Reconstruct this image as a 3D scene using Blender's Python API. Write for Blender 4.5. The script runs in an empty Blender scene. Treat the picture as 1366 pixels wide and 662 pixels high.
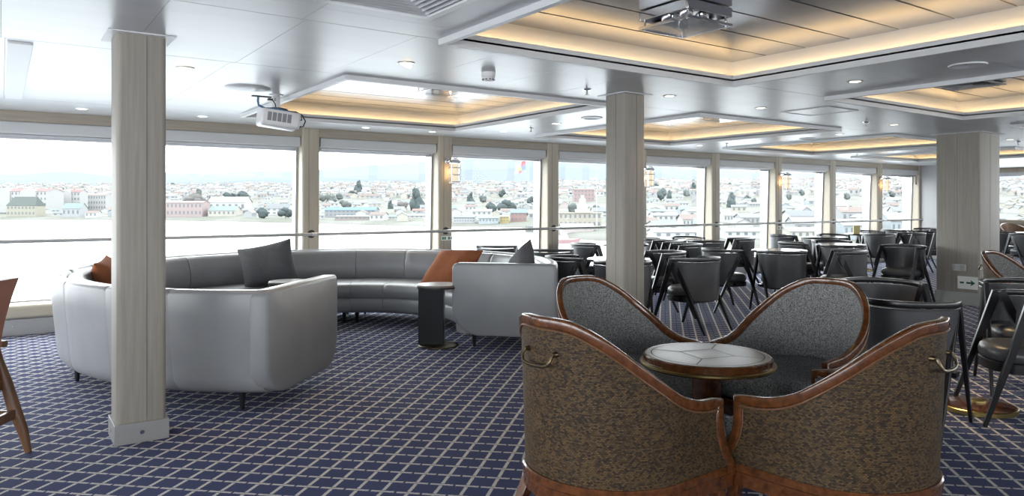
import bpy, bmesh, math, random
from mathutils import Vector, Matrix
random.seed(7)
S = bpy.context.scene
COL = S.collection

# ------------------------------------------------------------------ camera, world, exposure
FPX, HCAM, CX, HY = 970.0, 1.35, 683.0, 273.0
YAW = math.radians(35.1)
cy_, sy_ = math.cos(YAW), math.sin(YAW)
cam_d = bpy.data.cameras.new('camera')
cam = bpy.data.objects.new('camera', cam_d); COL.objects.link(cam)
cam.location = (0, 0, HCAM)
cam.rotation_euler = (math.pi/2, 0, -YAW)
cam_d.sensor_width = 36.0
cam_d.lens = 36.0*FPX/1366.0
cam_d.shift_y = -(331.0-HY)/1366.0
cam_d.clip_start = 0.05; cam_d.clip_end = 40000
S.camera = cam

W = bpy.data.worlds.new('sky'); S.world = W; W.use_nodes = True
nt = W.node_tree; nt.nodes.clear()
o_ = nt.nodes.new('ShaderNodeOutputWorld'); b_ = nt.nodes.new('ShaderNodeBackground')
b_.inputs[0].default_value = (0.93, 0.97, 1.0, 1); b_.inputs[1].default_value = 6.0
nt.links.new(b_.outputs[0], o_.inputs[0])

S.view_settings.view_transform = 'Standard'
S.view_settings.look = 'None'
S.view_settings.gamma = 1
S.view_settings.use_curve_mapping = False
S.view_settings.exposure = 0.75
S.cycles.use_denoising = True
S.cycles.max_bounces = 10
S.cycles.diffuse_bounces = 6
S.cycles.glossy_bounces = 4
S.cycles.transparent_max_bounces = 12
S.cycles.sample_clamp_indirect = 8
S.cycles.caustics_reflective = False
S.cycles.caustics_refractive = False

def portal(name, loc, rot, sx, sy):
    l = bpy.data.lights.new(name, 'AREA'); l.shape = 'RECTANGLE'; l.size = sx; l.size_y = sy
    l.cycles.is_portal = True
    o = bpy.data.objects.new(name, l); COL.objects.link(o); o.location = loc; o.rotation_euler = rot
portal('window_daylight', (9.0, 9.5, 1.2), (-math.pi/2, 0, 0), 29.0, 1.9)
portal('window_daylight', (8.0, -5.1, 1.65), (math.pi/2, 0, 0), 28.0, .85)
portal('window_daylight', (-5.1, 2.1, 1.2), (0, -math.pi/2, 0), 1.9, 14.0)

# ------------------------------------------------------------------ helpers
def wxy(lat, d): return (lat*cy_ + d*sy_, -lat*sy_ + d*cy_)
def wang(a): return math.radians(a) - YAW          # angle measured from the camera's right -> room angle
def at(px, d, z=0.0):
    x, y = wxy((px-CX)/FPX*d, d); return Vector((x, y, z))

def link(o, parent=None):
    COL.objects.link(o)
    if parent is not None: o.parent = parent
    return o
def tag(o, label=None, cat=None, group=None, kind=None):
    if label: o['label'] = label
    if cat: o['category'] = cat
    if group: o['group'] = group
    if kind: o['kind'] = kind
    return o
def empty(name, loc, rz=0.0):
    o = bpy.data.objects.new(name, None); o.empty_display_size = 0.1
    link(o); o.location = loc; o.rotation_euler = (0, 0, rz); return o
KIDS = {}
def copy_tree(o, parent=None):
    c = o.copy(); COL.objects.link(c)
    if parent is not None:
        c.parent = parent; c.matrix_parent_inverse = o.matrix_parent_inverse
    for ch in KIDS.get(o.name, []): copy_tree(ch, c)
    return c
class MB:
    def __init__(s): s.v = []; s.f = []; s.uv = {}; s.mi = []; s.cur = 0
    def add(s, vs, fs, uvs=None):
        n = len(s.v); s.v += [tuple(p) for p in vs]
        for k, f in enumerate(fs):
            if uvs: s.uv[len(s.f)] = [uvs[i] for i in f]
            s.f.append(tuple(n+i for i in f)); s.mi.append(s.cur)
        return s
    def box(s, x0, x1, y0, y1, z0, z1, M=None):
        vs = [Vector(p) for p in ((x0,y0,z0),(x1,y0,z0),(x1,y1,z0),(x0,y1,z0),(x0,y0,z1),(x1,y0,z1),(x1,y1,z1),(x0,y1,z1))]
        if M: vs = [M @ p for p in vs]
        return s.add(vs, [(0,3,2,1),(4,5,6,7),(0,1,5,4),(1,2,6,5),(2,3,7,6),(3,0,4,7)])
    def bar(s, a, b, w0, h0, w1=None, h1=None, up=(0,0,1)):
        """tapering rectangular bar from a to b"""
        w1 = w0 if w1 is None else w1; h1 = h0 if h1 is None else h1
        a = Vector(a); b = Vector(b); d = (b-a).normalized(); u = Vector(up)
        x = d.cross(u)
        if x.length < 1e-4: x = d.cross(Vector((1,0,0)))
        x.normalize(); y = x.cross(d)
        vs = []
        for p, w, h in ((a,w0,h0),(b,w1,h1)):
            for sx, sy in ((-1,-1),(1,-1),(1,1),(-1,1)): vs.append(p + x*sx*w/2 + y*sy*h/2)
        return s.add(vs, [(3,2,1,0),(4,5,6,7),(0,1,5,4),(1,2,6,5),(2,3,7,6),(3,0,4,7)])
    def tube(s, path, r, n=8, closed=False, cap=True):
        P = [Vector(p) for p in path]; m = len(P); rs = r if isinstance(r, (list, tuple)) else [r]*m
        rings = []; prev = None
        for i in range(m):
            if closed: t = P[(i+1) % m] - P[i-1]
            else: t = P[min(i+1, m-1)] - P[max(i-1, 0)]
            t.normalize()
            if prev is None:
                x = t.cross(Vector((0,0,1)))
                if x.length < 1e-3: x = t.cross(Vector((1,0,0)))
            else: x = prev - t*prev.dot(t)
            x.normalize(); prev = x; y = t.cross(x)
            rings.append([P[i] + (x*math.cos(2*math.pi*k/n) + y*math.sin(2*math.pi*k/n))*rs[i] for k in range(n)])
        vs = [p for rg in rings for p in rg]; fs = []
        for i in range(m if closed else m-1):
            j = (i+1) % m
            for k in range(n): fs.append((i*n+k, i*n+(k+1) % n, j*n+(k+1) % n, j*n+k))
        if cap and not closed:
            fs.append(tuple(range(n-1, -1, -1))); fs.append(tuple((m-1)*n+k for k in range(n)))
        return s.add(vs, fs)
    def lathe(s, prof, n=32, c=(0,0,0)):
        """profile of (r, z) bottom to top, closed with caps"""
        vs = []; fs = []; m = len(prof)
        for r, z in prof:
            for k in range(n):
                a = 2*math.pi*k/n; vs.append((c[0]+r*math.cos(a), c[1]+r*math.sin(a), c[2]+z))
        for i in range(m-1):
            for k in range(n): fs.append((i*n+k, i*n+(k+1) % n, (i+1)*n+(k+1) % n, (i+1)*n+k))
        fs.append(tuple(range(n-1, -1, -1))); fs.append(tuple((m-1)*n+k for k in range(n)))
        return s.add(vs, fs)
    def loft(s, rings, closed=True, cap=True, uvs=None):
        """list of rings of equal length; closed = ring is a loop"""
        n = len(rings[0]); vs = [p for rg in rings for p in rg]; fs = []
        for i in range(len(rings)-1):
            for k in range(n if closed else n-1):
                fs.append((i*n+k, i*n+(k+1) % n, (i+1)*n+(k+1) % n, (i+1)*n+k))
        if cap and closed:
            fs.append(tuple(range(n-1, -1, -1))); fs.append(tuple((len(rings)-1)*n+k for k in range(n)))
        fl = [u for rg in uvs for u in rg] if uvs else None
        return s.add(vs, fs, fl)
    def prism(s, poly, z0, z1):
        n = len(poly)
        vs = [(x, y, z0) for x, y in poly] + [(x, y, z1) for x, y in poly]
        return s.add(vs, [tuple(range(n-1,-1,-1)), tuple(range(n, 2*n))] + [(k, (k+1) % n, n+(k+1) % n, n+k) for k in range(n)])
    def build(s, name, mats, parent=None, angle=40, bevel=0, seg=2, smooth=True, subsurf=0, recalc=True):
        me = bpy.data.meshes.new(name); me.from_pydata(s.v, [], s.f)
        if s.uv:
            ul = me.uv_layers.new(name='UVMap')
            for p in me.polygons:
                if p.index in s.uv:
                    for li, u in zip(p.loop_indices, s.uv[p.index]): ul.data[li].uv = u
        mats = mats if isinstance(mats, (list, tuple)) else [mats]
        for m in mats: me.materials.append(m)
        if len(mats) > 1:
            for p in me.polygons: p.material_index = s.mi[p.index]
        if recalc:
            bm = bmesh.new(); bm.from_mesh(me); bmesh.ops.recalc_face_normals(bm, faces=bm.faces); bm.to_mesh(me); bm.free()
        if smooth:
            me.shade_smooth(); me.set_sharp_from_angle(angle=math.radians(angle))
        o = bpy.data.objects.new(name, me); link(o, parent)
        if parent is not None: KIDS.setdefault(parent.name, []).append(o)
        if bevel:
            md = o.modifiers.new('bevel', 'BEVEL'); md.width = bevel; md.segments = seg; md.limit_method = 'ANGLE'; md.angle_limit = math.radians(40)
        if subsurf:
            md = o.modifiers.new('subsurf', 'SUBSURF'); md.levels = subsurf; md.render_levels = subsurf
        return o
def catmull(xs, ys, x):
    if x <= xs[0]: return ys[0]
    if x >= xs[-1]: return ys[-1]
    i = max(k for k in range(len(xs)-1) if xs[k] <= x)
    t = (x-xs[i])/(xs[i+1]-xs[i])
    def sl(k):
        a = max(k-1, 0); b = min(k+1, len(xs)-1); return (ys[b]-ys[a])/(xs[b]-xs[a])
    h = xs[i+1]-xs[i]; m0 = sl(i)*h; m1 = sl(i+1)*h
    return (2*t**3-3*t*t+1)*ys[i] + (t**3-2*t*t+t)*m0 + (-2*t**3+3*t*t)*ys[i+1] + (t**3-t*t)*m1
def rrect(x0, x1, y0, y1, r, n=5):
    """rounded rectangle outline, r = one radius or four (x1y1, x0y1, x0y0, x1y0)"""
    rs = r if isinstance(r, (list, tuple)) else (r,)*4; out = []
    for (cx, cy, a0), q in zip(((x1, y1, 0), (x0, y1, 90), (x0, y0, 180), (x1, y0, 270)), rs):
        ox = cx - q if cx == x1 else cx + q; oy = cy - q if cy == y1 else cy + q
        for k in range(n+1):
            a = math.radians(a0 + 90*k/n); out.append((ox+q*math.cos(a), oy+q*math.sin(a)))
    return out

# ------------------------------------------------------------------ materials
def mat(name, col, rough=0.5, metal=0.0, spec=0.5, emit=None, estr=0.0):
    m = bpy.data.materials.new(name); m.use_nodes = True
    p = m.node_tree.nodes['Principled BSDF']
    p.inputs['Base Color'].default_value = (*col, 1); p.inputs['Roughness'].default_value = rough
    p.inputs['Metallic'].default_value = metal; p.inputs['Specular IOR Level'].default_value = spec
    if emit: p.inputs['Emission Color'].default_value = (*emit, 1); p.inputs['Emission Strength'].default_value = estr
    return m
class NG:
    def __init__(s, m): s.m = m; s.t = m.node_tree; s.p = s.t.nodes['Principled BSDF']
    def n(s, typ, **kw):
        nd = s.t.nodes.new(typ)
        for k, v in kw.items(): setattr(nd, k, v)
        return nd
    def l(s, a, b): s.t.links.new(a, b)
    def math(s, op, a, b=None, c=None):
        nd = s.n('ShaderNodeMath', operation=op)
        for i, v in enumerate((a, b, c)):
            if v is None: continue
            if isinstance(v, (int, float)): nd.inputs[i].default_value = v
            else: s.l(v, nd.inputs[i])
        return nd.outputs[0]
    def coord(s, which='Object', scale=None, rot=None):
        tc = s.n('ShaderNodeTexCoord'); out = tc.outputs[which]
        if scale or rot:
            mp = s.n('ShaderNodeMapping'); s.l(out, mp.inputs[0])
            if scale: mp.inputs['Scale'].default_value = scale
            if rot: mp.inputs['Rotation'].default_value = rot
            out = mp.outputs[0]
        return out
    def noise(s, vec, scale, detail=3, rough=0.5):
        nd = s.n('ShaderNodeTexNoise'); s.l(vec, nd.inputs['Vector'])
        nd.inputs['Scale'].default_value = scale; nd.inputs['Detail'].default_value = detail; nd.inputs['Roughness'].default_value = rough
        return nd.outputs['Fac']
    def mix(s, fac, a, b):
        nd = s.n('ShaderNodeMix', data_type='RGBA')
        if isinstance(fac, (int, float)): nd.inputs[0].default_value = fac
        else: s.l(fac, nd.inputs[0])
        for i, v in ((6, a), (7, b)):
            if isinstance(v, tuple): nd.inputs[i].default_value = (*v, 1)
            else: s.l(v, nd.inputs[i])
        return nd.outputs[2]
    def ramp(s, fac, *stops):
        nd = s.n('ShaderNodeValToRGB'); s.l(fac, nd.inputs[0]); el = nd.color_ramp.elements
        while len(el) < len(stops): el.new(0.5)
        for e, (p, c) in zip(el, stops): e.position = p; e.color = (*c, 1)
        return nd.outputs[0]
    def color(s, sock): s.l(sock, s.p.inputs['Base Color'])
    def bump(s, h, strength=0.3, dist=0.002):
        nd = s.n('ShaderNodeBump'); nd.inputs['Strength'].default_value = strength; nd.inputs['Distance'].default_value = dist
        s.l(h, nd.inputs['Height']); s.l(nd.outputs[0], s.p.inputs['Normal'])

def wood(name, c0, c1, rough=0.45, grain=(30, 30, 1.2), bump=0.1, sc=2.0):
    m = mat(name, c0, rough); g = NG(m); v = g.coord('Object', grain)
    f = g.noise(v, sc, 6, 0.6); g.color(g.ramp(f, (0.3, c0), (0.7, c1))); g.bump(f, bump, 0.001); return m
M = {}
M['greige'] = wood('greige_wood', (0.255, 0.232, 0.20), (0.33, 0.302, 0.262), 0.5, (28, 28, 1.0), 0.08)
M['pier'] = wood('pale_wood', (0.36, 0.315, 0.25), (0.44, 0.39, 0.315), 0.45, (28, 28, 1.0), 0.06)
M['header'] = wood('header_wood', (0.27, 0.235, 0.19), (0.35, 0.31, 0.25), 0.5, (1.0, 28, 28), 0.06)
M['sill'] = wood('sill_wood', (0.42, 0.38, 0.30), (0.48, 0.43, 0.34), 0.4, (1.0, 28, 28), 0.05)
M['walnut'] = wood('walnut_gloss', (0.055, 0.018, 0.006), (0.145, 0.050, 0.015), 0.2, (9, 9, 9), 0.03, 3)
M['walnut'].node_tree.nodes['Principled BSDF'].inputs['Coat Weight'].default_value = 0.4
M['teak'] = wood('teak', (0.10, 0.045, 0.02), (0.19, 0.09, 0.04), 0.35, (20, 20, 3), 0.05)
M['black'] = mat('black_lacquer', (0.008, 0.008, 0.010), 0.28, 0, 0.5)
M['ebony'] = mat('black_stain', (0.008, 0.009, 0.013), 0.5, spec=0.3)
M['silver'] = mat('satin_steel', (0.55, 0.55, 0.55), 0.35, 1.0)
M['kick'] = mat('kick_plate', (0.40, 0.40, 0.39), 0.4, 0.6)
M['chrome'] = mat('chrome', (0.75, 0.76, 0.78), 0.12, 1.0)
M['brass'] = mat('brass', (0.42, 0.34, 0.14), 0.3, 1.0)
M['bronze'] = mat('aged_bronze', (0.16, 0.125, 0.075), 0.35, 1.0)
M['white'] = mat('white_paint', (0.72, 0.73, 0.74), 0.4)
M['plastic'] = mat('white_plastic', (0.75, 0.75, 0.75), 0.35)
M['dark'] = mat('dark_gap', (0.05, 0.05, 0.055), 0.7)
M['blackrub'] = mat('black_rubber', (0.015, 0.015, 0.017), 0.5)
M['bluecable'] = mat('blue_cable', (0.08, 0.16, 0.27), 0.5)
M['frame'] = mat('window_alloy', (0.36, 0.37, 0.39), 0.35, 0.7)
M['blind'] = mat('blind_case', (0.50, 0.51, 0.52), 0.5)
M['blindcloth'] = mat('blind_cloth', (0.62, 0.61, 0.57), 0.8)
M['greywall'] = mat('grey_wall', (0.35, 0.35, 0.36), 0.6)
M['signwhite'] = mat('sign_white', (0.85, 0.87, 0.82), 0.4)
M['signgreen'] = mat('sign_green', (0.01, 0.08, 0.04), 0.5)
M['yellow'] = mat('yellow_card', (0.72, 0.62, 0.30), 0.6)
M['card'] = mat('white_card', (0.8, 0.8, 0.8), 0.6)
M['led'] = mat('warm_led', (1, 0.7, 0.35), 0.5, emit=(1.0, 0.66, 0.30), estr=8.5)
M['bulb'] = mat('warm_glass', (.2, 0.17, 0.12), 0.4, emit=(1.0, 0.84, 0.60), estr=0.50)
M['downlight'] = mat('downlight_lens', (1, 0.95, 0.85), 0.4, emit=(1.0, 0.90, 0.72), estr=3.0)
def mk_ceiling():
    m = mat('ceiling_enamel', (0.60, 0.61, 0.62), 0.32); g = NG(m); v = g.coord('Object', (1.0, 22, 1))
    f = g.noise(v, 3, 4, 0.6); g.bump(f, 0.03, 0.001)
    f2 = g.noise(g.coord('Object', (0.6, 3, 1)), 1.3, 3); g.color(g.ramp(f2, (0.3, (0.57, 0.58, 0.59)), (0.7, (0.63, 0.64, 0.65)))); return m
M['ceiling'] = mk_ceiling()
def mk_brushed():
    m = mat('brushed_panel', (0.50, 0.51, 0.53), 0.22, 1.0); g = NG(m); f = g.noise(g.coord('Object', (0.8, 60, 1)), 4, 4)
    g.bump(f, 0.05, 0.001); return m
M['brushed'] = mk_brushed()
def leather(name, c0, c1, rough=0.38, scale=120):
    m = mat(name, c0, rough); g = NG(m); v = g.coord('Object')
    f = g.noise(v, 5, 3); g.color(g.ramp(f, (0.3, c0), (0.7, c1)))
    vo = g.n('ShaderNodeTexVoronoi'); g.l(v, vo.inputs['Vector']); vo.inputs['Scale'].default_value = scale
    n2 = g.noise(v, 9, 2); h = g.math('MULTIPLY_ADD', n2, 2.5, vo.outputs['Distance']); g.bump(h, 0.12, 0.003); return m
M['leather'] = leather('grey_leather', (0.235, 0.240, 0.25), (0.265, 0.27, 0.28), 0.36)
M['darkleather'] = leather('charcoal_leather', (0.050, 0.052, 0.058), (0.074, 0.076, 0.083), 0.34)
M['tan'] = leather('tan_leather', (0.27, 0.098, 0.052), (0.35, 0.132, 0.072), 0.45)
def fabric(name, c0, c1, scale=320, rough=0.9):
    m = mat(name, c0, rough, spec=0.2); g = NG(m); v = g.coord('Object')
    f = g.noise(v, scale, 2); f2 = g.noise(v, 14, 3); h = g.math('MULTIPLY_ADD', f2, 0.3, f)
    g.color(g.ramp(h, (0.45, c0), (0.85, c1))); g.bump(h, 0.25, 0.002); return m
M['terracotta'] = fabric('terracotta_cloth', (0.27, 0.085, 0.035), (0.38, 0.14, 0.065))
M['charcoal'] = fabric('charcoal_cloth', (0.085, 0.085, 0.09), (0.145, 0.145, 0.15))
M['slate'] = fabric('slate_cloth', (0.17, 0.19, 0.22), (0.26, 0.28, 0.31))
def mk_herring():
    m = mat('herringbone_cloth', (0.2, 0.2, 0.2), 0.9, spec=0.2); g = NG(m)
    v = g.coord('Object'); f = g.noise(v, 290, 1); f3 = g.noise(v, 120, 2)
    h = g.math('MULTIPLY_ADD', f3, 0.45, f)
    g.color(g.ramp(h, (0.52, (0.035, 0.035, 0.038)), (0.68, (0.15, 0.15, 0.148)), (0.86, (0.38, 0.38, 0.37)))); g.bump(h, 0.5, 0.003); return m
M['herring'] = mk_herring()
def mk_wicker():
    m = mat('woven_cane', (0.1, 0.06, 0.03), 0.5, spec=0.25); g = NG(m); v = g.coord('UV')
    mp = g.n('ShaderNodeMapping'); g.l(v, mp.inputs[0]); mp.inputs['Rotation'].default_value = (0, 0, math.radians(0))
    br = g.n('ShaderNodeTexBrick'); g.l(mp.outputs[0], br.inputs['Vector'])
    br.offset = 0.5; br.inputs['Scale'].default_value = 1.0
    br.inputs['Brick Width'].default_value = 0.0110; br.inputs['Row Height'].default_value = 0.0062
    br.inputs['Mortar Size'].default_value = 0.0011; br.inputs['Mortar Smooth'].default_value = 0.6; br.inputs['Bias'].default_value = 0.0
    br.inputs['Color1'].default_value = (0.175, 0.108, 0.045, 1); br.inputs['Color2'].default_value = (0.012, 0.012, 0.014, 1)
    br.inputs['Mortar'].default_value = (0.008, 0.007, 0.006, 1)
    f = g.noise(v, 9, 3); c = g.mix(g.math('MULTIPLY', f, 0.35), br.outputs['Color'], (0.075, 0.046, 0.024))
    g.color(c)
    inv = g.math('SUBTRACT', 1.0, br.outputs['Fac']); g.bump(inv, 0.7, 0.003); return m
M['wicker'] = mk_wicker()
def mk_carpet():
    m = mat('carpet_weave', (0.02, 0.025, 0.07), 0.95, spec=0.1); g = NG(m)
    tc = g.n('ShaderNodeTexCoord'); sp = g.n('ShaderNodeSeparateXYZ'); g.l(tc.outputs['Object'], sp.inputs[0])
    X, Y = sp.outputs[0], sp.outputs[1]
    def lin(deg):          # distance along the direction deg
        a = math.radians(deg); return g.math('ADD', g.math('MULTIPLY', X, math.cos(a)), g.math('MULTIPLY', Y, math.sin(a)))
    P = 0.124; A1, A2 = 43.0, 136.0
    s1 = lin(A1-90)        # across the solid lines
    s2 = lin(A2-90)        # across the dashed lines
    al1 = lin(A1); al2 = lin(A2)
    wob = g.noise(tc.outputs['Object'], 160, 2)
    wv = g.math('MULTIPLY', g.math('SUBTRACT', wob, 0.5), 0.010)
    def cell(x, p): return g.math('SUBTRACT', g.math('FRACT', g.math('DIVIDE', x, p)), 0.5)
    d1 = g.math('ABSOLUTE', g.math('MULTIPLY', cell(g.math('ADD', s1, wv), P), P))
    d2 = g.math('ABSOLUTE', g.math('MULTIPLY', cell(g.math('ADD', s2, wv), P), P))
    L1 = g.math('LESS_THAN', d1, 0.0085)
    L2 = g.math('LESS_THAN', d2, 0.0085)
    dash = g.math('LESS_THAN', g.math('ABSOLUTE', cell(s1, P)), 0.455)
    L2 = g.math('MULTIPLY', L2, dash)
    brk = g.math('GREATER_THAN', g.math('ABSOLUTE', cell(s2, P)), 0.10)
    L1 = g.math('MULTIPLY', L1, brk)
    # twisted-rope look: oblique ticks along each line
    tw1 = g.math('FRACT', g.math('ADD', g.math('MULTIPLY', al1, 62), g.math('MULTIPLY', s1, 60)))
    tw2 = g.math('FRACT', g.math('ADD', g.math('MULTIPLY', al2, 48), g.math('MULTIPLY', s2, 60)))
    L1 = g.math('MULTIPLY', L1, g.math('MULTIPLY_ADD', g.math('GREATER_THAN', tw1, 0.2), 0.3, 0.7))
    L2 = g.math('MULTIPLY', L2, g.math('MULTIPLY_ADD', g.math('GREATER_THAN', tw2, 0.24), 0.5, 0.5))
    L = g.math('MAXIMUM', L1, L2)
    pile = g.noise(tc.outputs['Object'], 420, 2); big = g.noise(tc.outputs['Object'], 2.5, 3); g.p.inputs['Sheen Weight'].default_value = 0.05; g.p.inputs['Sheen Roughness'].default_value = 0.4
    navy = g.mix(g.math('MULTIPLY_ADD', big, 0.5, g.math('MULTIPLY', pile, 0.5)), (0.028, 0.037, 0.096), (0.070, 0.084, 0.185))
    crm = g.mix(pile, (0.56, 0.54, 0.50), (0.76, 0.73, 0.68))
    g.color(g.mix(L, navy, crm)); g.bump(g.math('MULTIPLY_ADD', L, 0.6, pile), 0.35, 0.004); return m
M['carpet'] = mk_carpet()
def mk_inlay(name, rz, c0, c1):
    m = mat(name, c0, 0.33); g = NG(m); v = g.coord('Object', (3, 40, 1), (0, 0, rz)); f = g.noise(v, 3, 4)
    g.color(g.ramp(f, (0.3, c0), (0.7, c1))); m.node_tree.nodes['Principled BSDF'].inputs['Coat Weight'].default_value = 0.15; return m
M['inl'] = [mk_inlay('ash_inlay', a, (0.23*q, 0.195*q, 0.165*q), (0.28*q, 0.24*q, 0.205*q)) for a, q in ((0, .8), (0.785, 1.1), (1.57, .85))]
M['table'] = wood('table_wood', (0.10, 0.055, 0.03), (0.16, 0.09, 0.05), 0.16, (6, 30, 6), 0.02)
def mk_glass():
    m = bpy.data.materials.new('window_glass'); m.use_nodes = True; t = m.node_tree; t.nodes.clear()
    o = t.nodes.new('ShaderNodeOutputMaterial'); mx = t.nodes.new('ShaderNodeMixShader'); tr = t.nodes.new('ShaderNodeBsdfTransparent'); gl = t.nodes.new('ShaderNodeBsdfGlossy')
    tr.inputs[0].default_value = (0.97, 0.985, 0.98, 1); gl.inputs['Roughness'].default_value = 0.02
    mx.inputs[0].default_value = 0.006
    t.links.new(tr.outputs[0], mx.inputs[1]); t.links.new(gl.outputs[0], mx.inputs[2]); t.links.new(mx.outputs[0], o.inputs[0]); return m
M['glass'] = mk_glass()
def mk_lampglass():
    m = mat('clear_lamp_glass', (0.9, 0.9, 0.92), 0.05); p = m.node_tree.nodes['Principled BSDF']; p.inputs['Alpha'].default_value = 0.45; return m
M['lampglass'] = mk_lampglass()

# ------------------------------------------------------------------ room shell
CEIL = 2.32; WV = 9.05
X0, X1, Y0 = -5.0, 21.7, -5.0
b = MB(); b.add([(X0-.4, Y0-.4, 0), (X1+.3, Y0-.4, 0), (X1+.3, 9.45, 0), (X0-.4, 9.45, 0)], [(0,1,2,3)])
tag(b.build('floor', M['carpet'], recalc=False), 'navy carpet woven with a cream rope lattice', 'floor', kind='structure')

# ceiling: panels with fine shadow gaps around the coffer openings
COF_U = [2.10 + 3.96*k for k in range(4)]; COF_W = 2.68
COF_V = [(0.82, 3.74), (5.15, 8.05)]
b = MB()
def panels(u0, u1, v0, v1, us, vs, g=0.003):
    us = sorted({u0, u1, *[u for u in us if u0 < u < u1]}); vs = sorted({v0, v1, *[v for v in vs if v0 < v < v1]})
    for i in range(len(us)-1):
        for j in range(len(vs)-1):
            b.box(us[i]+g/2, us[i+1]-g/2, vs[j]+g/2, vs[j+1]-g/2, CEIL, CEIL+.02)
X1c = 22.0
cross = [0.655*k for k in range(-9, 36)]
panels(X0, X1c, 3.743, 5.147, cross, [], 0.0022)                      # corridor between the coffer rows
panels(X0, X1c, 8.053, 9.40, [1.31*k-.1 for k in range(-5, 19)], [], 0.0022)
panels(X0, X1c, Y0, 0.817, [1.31*k for k in range(-5, 19)], [-3.6, -2.2, -.6], 0.0022)
for vr in COF_V:
    xs = [X0] + [e for u in COF_U for e in (u, u+COF_W)] + [X1c]
    for k in range(0, len(xs), 2):
        n = 4; vs = [vr[0]+(vr[1]-vr[0])*q/n for q in range(1, n)]
        if vr[0] < 3: vs = [vr[1]-.27-.655*q for q in range(5)]
        panels(xs[k], xs[k+1], vr[0]+.003, vr[1]-.003, [0.0, 1.29] if vr[0] < 3 else [-1.2, 0.02, 1.28], vs, 0.0022)
for sx in (0,):
    pass
tag(b.build('ceiling', M['ceiling'], smooth=False), 'white enamelled ceiling panels with fine joints', 'ceiling', kind='structure')
b = MB()
xs = [X0] + [e for u in COF_U for e in (u, u+COF_W)] + [X1c]
b.box(X0-.4, X1c, 3.88, 5.01, CEIL+.021, CEIL+.06); b.box(X0-.4, X1c, 8.19, 9.45, CEIL+.021, CEIL+.06); b.box(X0-.4, X1c, Y0-.4, .68, CEIL+.021, CEIL+.06)
for vr in COF_V:
    for k in range(0, len(xs), 2): b.box(xs[k]+(.14 if k else 0), xs[k+1]-(.14 if k+2 < len(xs) else 0), vr[0]-.15, vr[1]+.15, CEIL+.021, CEIL+.06)
tag(b.build('ceiling_backing', M['dark'], smooth=False), kind='structure')
b = MB(); b.box(X0-.4, X1+.5, Y0-.4, 9.5, 2.75, 2.85)
tag(b.build('ceiling_deck', M['dark'], smooth=False), kind='structure')
b = MB(); b.box(0.03, 0.16, 5.24, 7.98, CEIL-.012, CEIL+.002)
tag(b.build('ceiling_strip', M['white'], bevel=.003), 'flat white cover strip running across the ceiling panels', 'ceiling strip', kind='structure')

# coffers
def coffer(u0, v0, v1, who):
    u1 = u0+COF_W; e = empty('ceiling_coffer', ((u0+u1)/2, (v0+v1)/2, CEIL))
    tag(e, who, 'ceiling coffer', 'lit ceiling coffers', 'structure')
    cx, cy, cz = e.location
    t = .035
    def ring(b, a0, a1, c0, c1, w, z0, z1):      # rectangular ring growing outward by w
        b.box(a0-w, a1+w, c0-w, c0, z0, z1); b.box(a0-w, a1+w, c1, c1+w, z0, z1)
        b.box(a0-w, a0, c0, c1, z0, z1); b.box(a1, a1+w, c0, c1, z0, z1)
    hx, hy = (u1-u0)/2-t, (v1-v0)/2-t
    b = MB(); ring(b, -hx, hx, -hy, hy, t, -.035, .050)
    b.build('rim', M['white'], e, smooth=False)
    b = MB(); ring(b, -hx, hx, -hy, hy, .105, .007, .0195); b.build('ledge', M['white'], e, smooth=False)
    b = MB(); ring(b, -hx-.11, hx+.11, -hy-.11, hy+.11, .03, .007, .20); b.build('cove_wall', M['white'], e, smooth=False)
    b = MB(); n = 9; st = (2*hy+.22)/n
    for k in range(n):
        b.box(-hx-.11, hx+.11, -hy-.11+k*st+.009, -hy-.11+(k+1)*st-.009, .185, .20)
    b.build('panels', M['brushed'], e, smooth=False)
    b = MB()
    for k in range(n+1): b.tube([(-hx-.11, -hy-.11+k*st, .196), (hx+.11, -hy-.11+k*st, .196)], .009, 6)
    b.box(-hx-.11, hx+.11, -hy-.11, hy+.11, .204, .215)
    b.build('joint_strips', M['kick'], e)
    b = MB(); q = .06
    for (a0, a1, c0, c1) in ((-hx-.07, hx+.07, -hy-.075, -hy-.06), (-hx-.07, hx+.07, hy+.06, hy+.075), (-hx-.075, -hx-.06, -hy, hy), (hx+.06, hx+.075, -hy, hy)):
        b.box(a0, a1, c0, c1, .021, .029)
    b.build('light_strip', M['led'], e, smooth=False)
coffer_names = {}
for j, (v0, v1) in enumerate(COF_V):
    for k, u0 in enumerate(COF_U):
        who = (['large lit coffer overhead at the top of the photo, nearest the camera', 'lit coffer at the right edge of the photo above the orange reflections', 'lit coffer behind the wide pillar', 'farthest lit coffer of the inner row'][k] if j == 0 else
               ['lit coffer beside the ceiling projector over the curved sofa', 'lit coffer just right of the middle pillar along the windows', 'third lit coffer of the window row from the projector', 'farthest lit coffer of the window row'][k])
        coffer(u0, v0, v1, who)

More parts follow.
